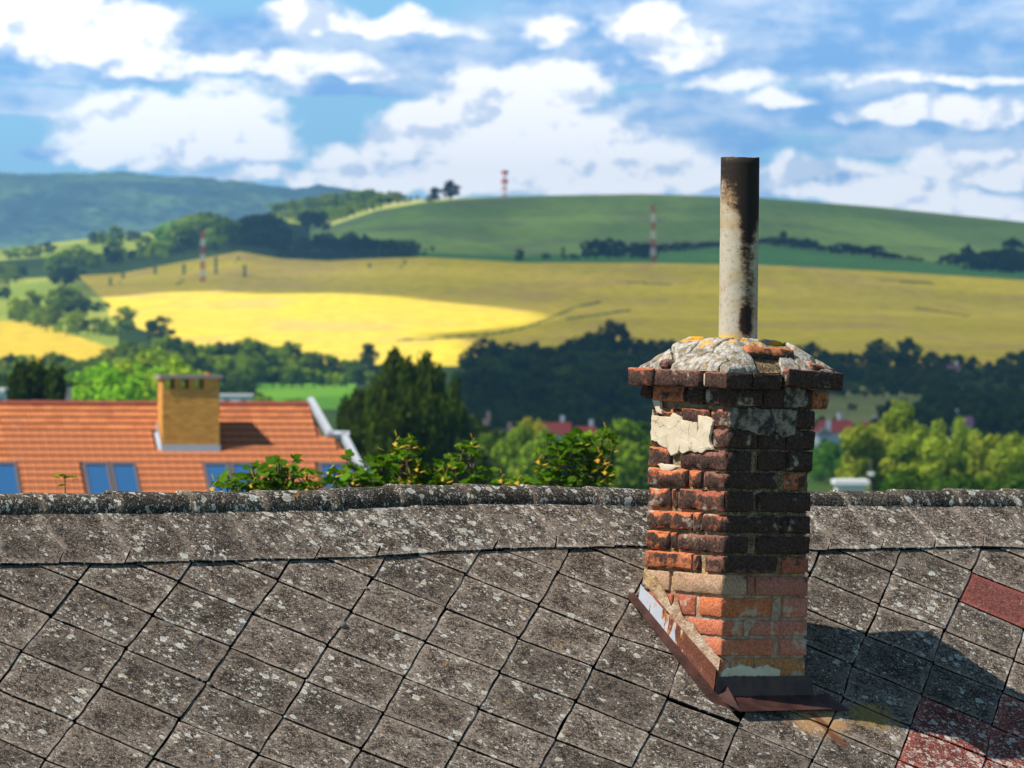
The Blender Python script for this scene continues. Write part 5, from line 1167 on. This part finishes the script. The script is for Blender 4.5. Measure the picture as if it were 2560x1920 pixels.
def small_house(x, yr, wpx, D, wall, roofm, label, yaw=0.0, wh=3.2, rh=2.0, gable=False, flat=False, group=None, name='village_house'):
    X = (x - 1280) / F * D; zg = tz(x, D); zr = (YH - yr) * D / F; w = wpx * D / F; h = max(2.2, zr - zg - (0 if flat else rh)); hs = empty(name, (X, D, zg), yaw)
    dp = max(4.0, w * 0.6); b = MB(); b.box(-w / 2, w / 2, 0, dp, -1, h); b.obj('wall', wall, hs)
    if flat: b = MB(); b.box(-w / 2 - .2, w / 2 + .2, -.2, dp + .2, h + .002, h + .3); b.obj('roof', roofm, hs)
    else:
        if gable: V = [(-w / 2 - .3, -.4, h), (0, -.4, h + rh), (w / 2 + .3, -.4, h), (-w / 2 - .3, dp + .4, h), (0, dp + .4, h + rh), (w / 2 + .3, dp + .4, h)]; Fc = [(0, 3, 4, 1), (1, 4, 5, 2), (0, 1, 2), (5, 4, 3), (0, 2, 5, 3)]
        else: V = [(-w / 2 - .3, -.4, h), (-w / 2 - .3, dp / 2, h + rh), (-w / 2 - .3, dp + .4, h), (w / 2 + .3, -.4, h), (w / 2 + .3, dp / 2, h + rh), (w / 2 + .3, dp + .4, h)]; Fc = [(0, 3, 4, 1), (1, 4, 5, 2), (0, 1, 2), (5, 4, 3), (0, 2, 5, 3)]
        rf = mesh_obj('roof', V, Fc, roofm, hs)
        b = MB(); b.box(w * .2, w * .2 + .6, dp * .55, dp * .55 + .6, h + rh * .5, h + rh + .9); b.obj('chimney', wall, rf)
        if gable: mesh_obj('gable', [(-w / 2, -.02, h), (w / 2, -.02, h), (0, -.41, h + rh * .92)], [(0, 1, 2)], wall, hs)
    nw = max(1, int(w / 2.2))
    for k in range(nw):
        b = MB(); xx = -w / 2 + w * (k + .5) / nw; b.box(xx - .4, xx + .4, -.06, 0.05, h - 1.6, h - .5); b.obj('window', M_DKWIN, hs)
    return tag(hs, label, 'house' if name == 'village_house' else 'building', group)
small_house(588, 990, 84, 900, M_WHITE, M_WHITE, 'flat roofed white building between the orange roof ridge and the green meadow', flat=True, name='flat_building')
small_house(146, 995, 46, 520, M_GROOF, M_GROOF, 'small house with a grey pitched roof peeping over the orange ridge at left', gable=True, rh=1.0)
small_house(-6, 980, 24, 470, M_WHITE, M_WHITE, 'white building cut by the left edge above the orange ridge', flat=True, name='flat_building')
small_house(2107, 1050, 78, 800, M_WHITE, M_RROOF, 'white village house with a red roof just right of the chimney', yaw=.5, rh=1.7)
small_house(2062, 1068, 30, 790, M_WHITE, M_GROOF, 'small white house left of the red roofed village house', gable=True, rh=1)
small_house(2176, 1056, 36, 820, M_WHITE, M_RROOF, 'small red roofed house behind the yellow green trees', rh=1.2)
small_house(2360, 1040, 140, 850, M_WHITE, M_PROOF, 'long low house with a plum coloured roof at right', rh=1.3)
small_house(2318, 1052, 34, 830, M_WHITE, M_PROOF, 'little white walled house in front of the plum coloured roof', rh=.8)
small_house(1386, 1056, 74, 800, M_WHITE, M_RROOF, 'long red village roof left of the chimney between the trees', rh=1.6)
small_house(1464, 1070, 44, 790, M_WHITE, M_RROOF, 'short red village roof nearest the chimney on its left', rh=1.4)
small_house(1212, 1046, 18, 860, M_PINK, M_PINK, 'tiny pink gable showing between dark trees', gable=True, rh=1)
small_house(1150, 1058, 34, 620, M_PINK, M_RROOF, 'pink walled house half hidden behind tall dark trees', gable=True, rh=1.2)
small_house(1260, 1074, 40, 780, M_PINK, M_PROOF, 'pale pink house with two windows among the centre trees', rh=.8)
small_house(2130, 1212, 72, 392, M_WHITE, M_WHITE, 'bright white flat building touching the near ridge line at right', flat=True, name='flat_building')
small_house(2385, 946, 26, 1320, M_WHITE, M_PROOF, 'tiny house with a slate blue roof high in the right wood', rh=1.5)
lp = empty('lamp_post', ((2177 - 1280) / F * 330, 330, tz(2177, 330)))
zt = (YH - 1150) * 330 / F - lp.location.z
b = MB(); b.tube((0, 0, 0), (0, 0, zt), .07, .04, 8); b.obj('pole', M_FRAME, lp); b = MB(); b.box(-.16, .16, -.16, .16, zt * .88, zt * .88 + .22); b.obj('lamp_head', M_WHITE, lp)
tag(lp, 'slim grey lamp post rising above the white flat building at right', 'lamp post')

# ------------------------------------------------------------------ apartment house with the orange tiled roof
PO = math.radians(12); AO = math.radians(35); Ro = Vector((math.cos(PO), math.sin(PO), 0)); Ho = Vector((math.sin(PO), -math.cos(PO), 0))
Ro = (Ro + Vector((0, 0, -0.006))).normalized(); Do = Ho * math.cos(AO) - Vector((0, 0, math.sin(AO))); No = Ro.cross(-Do).normalized()
Po = at(460, 1014, 186.0)
def uso(x, y, off=0.0):
    v = ray(x, y); p = v * ((Po + No * off).dot(No) / v.dot(No)) - Po; return p.dot(Ro), p.dot(Do)
ohouse = empty('apartment_house', tuple(Po)); tag(ohouse, 'apartment house with a sunlit orange tiled roof, yellow brick chimney and roof windows tinted like reflected sky', 'house')
MO = Matrix((Ro, -Do, No)).transposed().to_4x4()
t = material('orange_tile', 0.75); oc = t.n('ShaderNodeTexCoord').outputs['Object']; rnd = t.n('ShaderNodeObjectInfo').outputs['Random']; isl = t.n('ShaderNodeNewGeometry').outputs['Random Per Island']
c = t.mix(isl, (0.50, 0.145, 0.045), (0.64, 0.22, 0.070)); c = t.mix(t.math('MULTIPLY', t.n('ShaderNodeAttribute', {'attribute_name': 'lip_shade'}).outputs['Fac'], 1.0), c, (0.055, 0.024, 0.018)); c = t.mix(t.step(t.noise(oc, 0.9, 5.0, 0.65), 0.52, 0.70, 0, 0.55), c, (0.30, 0.105, 0.06)); c = t.mix(t.step(t.noise(oc, 5.0, 4.0, 0.65), 0.60, 0.72, 0, 0.7), c, (0.13, 0.07, 0.05))  # shadow along each tile's lower lip is painted into the colour
t.set(t.b.inputs['Base Color'], c); M_OT = t.m
t = material('dark_ridge_clay', 0.8); oc = t.n('ShaderNodeTexCoord').outputs['Object']; t.set(t.b.inputs['Base Color'], t.mix(t.noise(oc, 3.0, 4.0), (0.26, 0.06, 0.04), (0.36, 0.10, 0.06))); M_OR = t.m
u0o = uso(-420, 1010)[0]; ROW = 0.335; NR = 20; TW = 0.27
def uright(s):
    a, b, c_, d = uso(773, 1018), uso(810, 1100), uso(846, 1102), uso(880, 1180)
    if s < b[1]: return a[0] + (b[0] - a[0]) * (s - a[1]) / (b[1] - a[1])
    return c_[0] + (d[0] - c_[0]) * (s - c_[1]) / (d[1] - c_[1])
oroof = mesh_obj('roof', [(u0o, 0, -.05), (uright(0), 0, -.05), (uright(uso(810, 1099)[1]), -uso(810, 1099)[1], -.05), (uright(uso(850, 1103)[1]), -uso(850, 1103)[1], -.05), (uright(NR * ROW), -NR * ROW, -.05), (u0o, -NR * ROW, -.05)], [(5, 4, 3, 2, 1, 0)], M_OR, ohouse); oroof.matrix_local = MO
def otile_geo():
    V = []; Fc = []; n = 8
    for r, (yy, zz) in enumerate(((0.0, 0.005), (-ROW + .075, 0.032), (-ROW - .03, 0.040), (-ROW - .03, 0.008))):
        for k in range(n + 1): V.append((TW * k / n, yy, zz + 0.030 * (0.5 - 0.5 * math.cos(4 * math.pi * k / n))))
    for r in range(3):
        for k in range(n): a = r * (n + 1) + k; Fc.append((a, a + n + 1, a + n + 2, a + 1))
    return V, Fc
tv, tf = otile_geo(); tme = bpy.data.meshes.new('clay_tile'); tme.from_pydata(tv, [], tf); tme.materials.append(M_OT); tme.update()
LIP_SHADE = [0.0] * 18 + [1.0] * 18
tme.attributes.new('lip_shade', 'FLOAT', 'POINT').data.foreach_set('value', LIP_SHADE)
vel = []      # roof windows (u, s, w)
for xx in (-95, -27, 203, 271, 503, 571, 792, 860): a = uso(xx, 1163); vel.append((a[0] + .02, a[1], 0.80))
spots = []
chu0, chs1 = uso(396, 1131); chu1 = uso(546, 1131)[0]
for r in range(NR):
    for k in range(int((uright(r * ROW + .2) - u0o) / TW) + 1):
        u, s = u0o + k * TW, r * ROW
        if u + TW > uright(s + ROW * .5) + .10: continue
        if any(u + TW * .6 > vu and u + TW * .4 < vu + vw and s + ROW * .7 > vs for vu, vs, vw in vel): continue
        if u + TW * .9 > chu0 and u < chu1 - .05 and s + ROW * .6 < chs1 and s > chs1 - 1.3: continue
        spots.append((u, s))
vis = sorted(spots, key=lambda p: (0 if (p[0] > uso(0, 1100)[0] and p[1] < 4.6) else 1, -p[1], -p[0]))
big = MB()
for k, (u, s) in enumerate(vis):
    jz = random.uniform(0, .006)
    if k < 300:
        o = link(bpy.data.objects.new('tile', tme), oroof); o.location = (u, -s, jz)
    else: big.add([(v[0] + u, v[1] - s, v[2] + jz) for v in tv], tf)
bo = big.obj('tile_rows', M_OT, oroof); bo['kind'] = 'stuff'; bo.data.attributes.new('lip_shade', 'FLOAT', 'POINT').data.foreach_set('value', LIP_SHADE * (len(big.v) // 36))
k = 0; u = u0o; rme = None
while u < uright(0) - .1:
    if rme is None:
        b = MB(); n = 8; V = []
        for s_ in (0, 1):
            for a in range(n + 1): an = math.pi * a / n; R = .13 - .02 * s_; V.append((.40 * s_, math.cos(an) * R, math.sin(an) * R - .02))
        rme = bpy.data.meshes.new('ridge_tile'); rme.from_pydata(V, [], [(a, a + 1, a + n + 2, a + n + 1) for a in range(n)]); rme.materials.append(M_OR); rme.update()
    o = link(bpy.data.objects.new('ridge_tile', rme), oroof); o.location = (u, 0.04, random.uniform(0.01, .03)); u += .36
# white metal verge, stepped
for pts in ([(776, 1005), (826, 1092)], [(818, 1090), (868, 1092)], [(858, 1092), (900, 1172), (940, 1250)]):
    P = [Vector((*uso(*p), 0)) for p in pts]; b = MB()
    for p, q in zip(P[:-1], P[1:]):
        d = (q - p).normalized(); nn = Vector((d.y, -d.x, 0)) * .09
        vs = [(w.x + sgn * nn.x, -(w.y + sgn * nn.y), z) for z in (-.05, .16) for w in (p - d * .05, q + d * .05) for sgn in (-1, 1)]
        b.add(vs, [(0, 1, 3, 2), (4, 6, 7, 5), (0, 4, 5, 1), (2, 3, 7, 6), (0, 2, 6, 4), (1, 5, 7, 3)])
    b.obj('verge_flashing', M_METAL, oroof)
# far slope, walls
V = [MO @ Vector((u0o, .0, -.06)), MO @ Vector((uright(0), .0, -.06))]; V += [v - Ho * 5.5 - Vector((0, 0, 5.5 * math.tan(AO))) for v in V]
mesh_obj('far_roof_slope', V, [(0, 1, 3, 2)], M_OR, ohouse)
Mo = Matrix((Vector((math.cos(PO), math.sin(PO), 0)), -Ho, Vector((0, 0, 1)))).transposed().to_4x4()
b = MB(); fr = -NR * ROW * math.cos(AO) + .5; b.box(u0o + .1, uright(0) - .3, fr, 5.0, -14.5, -NR * ROW * math.sin(AO) + .1, Mo); b.obj('wall', M_PLASTER, ohouse)
b = MB(); zt = -NR * ROW * math.sin(AO) + .1; V = [Mo @ Vector((uright(0) - .3, yy, zz)) for yy, zz in ((fr, zt + .002), (5.0, zt + .002), (0, -.2))]; mesh_obj('gable', V, [(0, 1, 2)], M_PLASTER, ohouse)
# roof windows
t = material('painted_sky_glazing', 0.08); t.b.inputs['Base Color'].default_value = (0.030, 0.115, 0.27, 1); t.b.inputs['Specular IOR Level'].default_value = 0.6; M_PANE = t.m  # blue of the reflected sky is put into the pane colour
for vu, vs, vw in vel:
    L = 1.9; b = MB(); 
    b.box(vu, vu + vw, -vs - .11, -vs, .0, .115); b.box(vu, vu + .09, -vs - L, -vs - .11, .0, .11); b.box(vu + vw - .09, vu + vw, -vs - L, -vs - .11, .0, .11); b.box(vu, vu + vw, -vs - L - .1, -vs - L, .0, .115)
    w = b.obj('roof_window', M_FRAME, oroof); b = MB(); b.box(vu + .09, vu + vw - .09, -vs - L, -vs - .11, .02, .07); b.obj('pane', M_PANE, w) if False else None
    b2 = MB(); b2.box(vu + .092, vu + vw - .092, -vs - L + .002, -vs - .112, .02, .07); b2.obj('window_pane', M_PANE, oroof)
# yellow brick chimney with three smoke openings
t = material('yellow_brick', 0.85); oc = t.n('ShaderNodeTexCoord').outputs['Object']
br = t.n('ShaderNodeTexBrick', {'offset': 0.5}, Vector=t.comb(t.math('ADD', t.sep(oc)[0], t.sep(oc)[1]), t.sep(oc)[2], 0.0), Color1=(0.58, 0.235, 0.04, 1), Color2=(0.80, 0.38, 0.07, 1), Mortar=(0.50, 0.30, 0.09, 1), Scale=1.0, _4=1.0)
br.inputs['Scale'].default_value = 1.0; br.inputs['Mortar Size'].default_value = 0.008; br.inputs['Brick Width'].default_value = 0.26; br.inputs['Row Height'].default_value = 0.078; br.inputs['Bias'].default_value = 0.0
c = t.mix(t.step(t.noise(t.vmath('MULTIPLY', oc, (1, 1, 3)), 3.0, 4.0), 0.58, 0.7, 0, 0.7), br.outputs[0], (0.24, 0.10, 0.03)); t.set(t.b.inputs['Base Color'], c); M_YB = t.m
pf = at(406, 1118, 0 + (Po + Ro * uso(406, 1131)[0] + Do * uso(406, 1131)[1]).y); Mc = Matrix.Translation(pf - Po) @ Mo
sc_ = F / pf.y; CWd = (547 - 406) / sc_ / math.cos(PO); CDp = 0.95; H1 = (1118 - 973) / sc_; H2 = (1118 - 947) / sc_
b = MB(); b.box(0, CWd, 0, CDp, -.6, H1)
fr_ = [(0, .063), (.216, .315), (.468, .577), (.73, 1.0)]
och = b.obj('chimney', M_YB, ohouse); och.matrix_local = Mc
for a, e in fr_:
    b = MB(); b.box(CWd * a, CWd * e, .0, .16, H1 + .001, H2); b.box(CWd * a, CWd * e, CDp - .16, CDp, H1 + .001, H2)
    if a == 0 or e == 1: b.box(CWd * a + .001, CWd * e - .001, .161, CDp - .161, H1 + .001, H2)
    b.obj('pier', M_YB, och)
b = MB(); b.box(-.09, CWd + .09, -.09, CDp + .09, H2 + .001, H2 + .12); b.obj('cap_slab', flatm('grey_cap', (0.34, 0.27, 0.23)), och)
b = MB(); b.box(-.03, CWd + .03, -.03, 0.0 - .002, -.30, .075)
vs = [(-.035, 0, .10), (-.035, CDp + .1, .10 + (CDp + .1) * math.tan(AO)), (-.035, CDp + .1, -.15 + (CDp + .1) * math.tan(AO)), (-.035, 0, -.2), (-.13, -.02, -.16), (-.13, CDp + .1, -.16 + (CDp + .12) * math.tan(AO))]
b.add(vs, [(0, 1, 2, 3), (3, 2, 5, 4)]); b.obj('base_flashing', M_METAL, och)
b = MB(); b.tube((CWd * .85, CDp / 2, H2 + .12), (CWd * .85, CDp / 2, H2 + .19), .09, .09, 12); b.obj('clay_pot', M_OT, och)

# ------------------------------------------------------------------ maple tops just beyond the near ridge
def leaf_geo():
    prof = []
    for k in range(15):
        a = -math.pi * .78 + 2 * math.pi * .78 * k / 14; lobe = 0.62 + 0.38 * abs(math.cos(2.3 * a)) ** 1.2; prof.append((math.sin(a) * lobe * .52, math.cos(a) * lobe * .55 + .1))
    V = [(0, -.35, 0.0)] + [(x, y, -0.10 * (x * x + y * y) * 2 + .05 * abs(x)) for x, y in prof]; return V, [(0, k + 1, k) for k in range(1, 15)]
lv_, lf_ = leaf_geo()
M_ML = leaf_mat('maple_leaf', (0.030, 0.095, 0.008), (0.13, 0.24, 0.018), 0.35); M_KEY = leaf_mat('maple_key', (0.75, 0.42, 0.06), (0.62, 0.50, 0.06), 0.3)
lme = bpy.data.meshes.new('leaf'); lme.from_pydata(lv_, [], lf_); lme.materials.append(M_ML); lme.update()
kme = bpy.data.meshes.new('seed_cluster'); V = []; Fc = []
rgk = np.random.default_rng(3)
for q in range(9):
    p = rgk.normal(0, .35, 3); d = rgk.normal(0, 1, 3); d /= np.linalg.norm(d); e = np.cross(d, [0, 0, 1.0]) * .22; k = len(V); V += [p - e * .4, p + d * .5 - e, p + d * .75, p + d * .5 + e]; Fc.append((k, k + 1, k + 2, k + 3))
kme.from_pydata([tuple(v) for v in V], [], Fc); kme.materials.append(M_KEY); kme.update()
def maple(label, D, sprays, nkeys, trunk_x):
    X = (trunk_x - 1280) / F * D; zg = -12.0; r = empty('maple_tree', (X, D, zg)); tag(r, label, 'tree', None)
    bb = MB(); hub = Vector((0, 0, (YH - 1330) * D / F - zg)); bb.tube((0, 0, 0), hub, .16, .07, 8); cnt = 0; big_ = []
    for (sx, sy, rx, ry, nlf) in sprays:
        c = at(sx, sy, D) - Vector((X, D, zg)); bb.tube(hub + Vector(((c.x) * .25, 0, -.2)), c, .022, .006, 5, False)
        for q in range(nlf):
            an = random.uniform(0, 6.28); rr = math.sqrt(random.random()); p = c + Vector((math.cos(an) * rr * rx * D / F, random.uniform(-.25, .25), math.sin(an) * rr * ry * D / F))
            big_.append(p)
            if q % 5 == 0: bb.tube(c + Vector((0, 0, -.1)), p, .005, .0025, 4, False)
    bb.obj('branches', M_BARK, r)
    random.shuffle(big_); rest = MB()
    for q, p in enumerate(big_):
        s = random.uniform(.038, .075); Mx = Matrix.Translation(p) @ Matrix.Rotation(random.uniform(0, 6.28), 4, 'Z') @ Matrix.Rotation(random.gauss(0.35, .35), 4, 'X') @ Matrix.Rotation(random.gauss(0, .35), 4, 'Y') @ Matrix.Scale(s, 4)
        if q < 290:
            o = link(bpy.data.objects.new('leaf', lme), r); o.matrix_local = Mx; g = random.uniform(.65, 1.25); o.color = (g * random.uniform(.85, 1.3), g, g, 1)
        else: rest.add([Mx @ Vector(v) for v in lv_], lf_)
    if rest.v: rest.obj('leaf_mass', M_ML, r)['kind'] = 'stuff'
    for q in range(nkeys):
        p = random.choice(big_); o = link(bpy.data.objects.new('seed_cluster', kme), r); o['kind'] = 'stuff'; o.matrix_local = Matrix.Translation(p + Vector((0, -.12, -.02))) @ Matrix.Scale(random.uniform(.045, .085), 4); o.color = (1, random.uniform(.75, 1.1), 1, 1)
maple('maple top with long sprays in front of the orange roof windows', 33.5, [(600, 1210, 70, 14, 55), (570, 1190, 30, 12, 14), (650, 1200, 60, 28, 60), (690, 1170, 34, 22, 26), (697, 1150, 10, 8, 4), (738, 1148, 12, 10, 5), (720, 1180, 40, 14, 22), (770, 1185, 30, 10, 14), (800, 1215, 60, 14, 40), (845, 1190, 30, 16, 20), (700, 1218, 80, 12, 60), (630, 1165, 26, 10, 10)], 6, 700)
maple('maple top with yellow keys left of centre behind the ridge', 34.5, [(900, 1180, 46, 26, 50), (870, 1140, 16, 10, 8), (955, 1150, 34, 20, 30), (1020, 1120, 36, 22, 30), (1015, 1100, 20, 12, 10), (1000, 1160, 50, 24, 50), (1060, 1180, 50, 26, 50), (1120, 1170, 36, 26, 36), (1165, 1112, 24, 12, 12), (1180, 1135, 22, 12, 12), (1140, 1145, 30, 20, 22), (960, 1205, 110, 16, 80), (1100, 1208, 110, 14, 80), (1200, 1190, 34, 22, 22), (1230, 1180, 14, 8, 5), (880, 1208, 50, 16, 24)], 11, 1040)
maple('rounded maple top hung with yellow seed keys left of the chimney', 35.5, [(1420, 1120, 60, 36, 80), (1480, 1130, 50, 44, 80), (1400, 1170, 60, 34, 70), (1480, 1185, 60, 26, 70), (1510, 1085, 26, 14, 14), (1360, 1110, 20, 30, 20), (1440, 1090, 40, 14, 22), (1530, 1100, 14, 20, 8), (1280, 1208, 60, 12, 36), (1330, 1204, 24, 14, 12), (1420, 1205, 120, 14, 70)], 15, 1430)
sp = empty('maple_sprig', tuple(at(163, 1300, 33.0))); tag(sp, 'single bright maple sprig poking above the ridge at far left', 'sprig')
b = MB(); b.tube((0, 0, -1.0), (0, 0, (1300 - 1190) * 33 / F), .008, .003, 5); b.obj('stem', M_BARK, sp)
for xx, yy in [(148, 1189), (140, 1192), (157, 1187), (172, 1188), (183, 1192), (188, 1198), (165, 1193), (152, 1213), (168, 1212), (160, 1184)]:
    o = link(bpy.data.objects.new('leaf', lme), sp); p = at(xx, yy, 33.0) - sp.location; o.matrix_local = Matrix.Translation(p) @ Matrix.Rotation(random.uniform(0, 6), 4, 'Z') @ Matrix.Rotation(.3, 4, 'X') @ Matrix.Scale(.055, 4); o.color = (1.9, 1.6, 1, 1)

# ------------------------------------------------------------------ the cloud over the valley that shades the fields
LIT = [(-1600, 742), (272, 744), (350, 736), (505, 727), (660, 735), (860, 734), (1000, 742), (1100, 755), (1200, 764), (1330, 780), (1375, 795), (1300, 815), (1180, 828), (1040, 838), (1150, 846), (1190, 860), (1150, 935), (1150, 1400), (-1600, 1400)]
def shaded(x, y, D):
    if D < 720: return False
    if D > 3700: return x > 1340
    if pip(x, y, LIT): return False
    if x < 560 and D > 2700: return False
    if x < 190: return False
    return True
cxs = np.arange(-100, 3300, 20); cds = np.arange(700, 3760, 22); HC = 900.0
idx = {}; V = []; Fc = []; cell = {}
for a, x in enumerate(cxs[:-1]):
    for b_, D in enumerate(cds[:-1]):
        xm, dm = x + 10, D + 11
        if shaded(xm, ty(xm, dm), dm): cell[(a, b_)] = 1
def cv(a, b_, lay):
    k = (a, b_, lay)
    if k not in idx:
        x, D = cxs[a], cds[b_]; z = tz(x, D); P = Vector(((x - 1280) / F * D, D, z)); h = HC - z; P += SUN * (h / SUN.z)
        nz_ = mnoise.fractal(Vector((P.x / 90, P.y / 160, lay)), 0.8, 2.0, 5)
        interior = all((a + i, b_ + j) in cell for i in (-1, 0) for j in (-1, 0))
        P += SUN * (0 if not interior else (18 + 26 * abs(nz_)) * (1 if lay else -0.25))
        idx[k] = len(V); V.append(P)
    return idx[k]
for (a, b_) in cell:
    Fc.append((cv(a, b_, 1), cv(a + 1, b_, 1), cv(a + 1, b_ + 1, 1), cv(a, b_ + 1, 1))); Fc.append((cv(a, b_ + 1, 0), cv(a + 1, b_ + 1, 0), cv(a + 1, b_, 0), cv(a, b_, 0)))
m = bpy.data.materials.new('cloud_vapour'); m.use_nodes = True; t = NT(m.node_tree); out = t.n('ShaderNodeOutputMaterial')
g = t.n('ShaderNodeNewGeometry'); nz_ = t.noise(g.outputs['Position'], 0.006, 4.0)
mx = t.n('ShaderNodeMixShader', None, _0=t.step(nz_, 0.3, 0.7, 0.40, 0.54), _1=t.n('ShaderNodeBsdfTransparent'), _2=t.n('ShaderNodeMixShader', None, _0=0.5, _1=t.n('ShaderNodeBsdfDiffuse', None, Color=(.9, .9, .9, 1)), _2=t.n('ShaderNodeBsdfTranslucent', None, Color=(.9, .9, .9, 1))))
t.t.links.new(mx.outputs[0], out.inputs[0])
cl_ = mesh_obj('cloud', V, Fc, m, smooth=True); tag(cl_, 'broad low cloud drifting over the valley and shading the fields', 'cloud')

# ------------------------------------------------------------------ air
b = MB(); b.box(-6000, 6000, -150, 11500, -42, 330); hz_ = b.obj('haze', None); hz_['kind'] = 'stuff'
m = bpy.data.materials.new('valley_haze'); m.use_nodes = True; t = NT(m.node_tree); out = t.n('ShaderNodeOutputMaterial')
pv = t.n('ShaderNodeVolumePrincipled', None, Color=(0.26, 0.60, 1.0, 1), Density=0.00008, Anisotropy=0.1); t.t.links.new(pv.outputs[0], out.inputs['Volume']); hz_.data.materials.append(m)
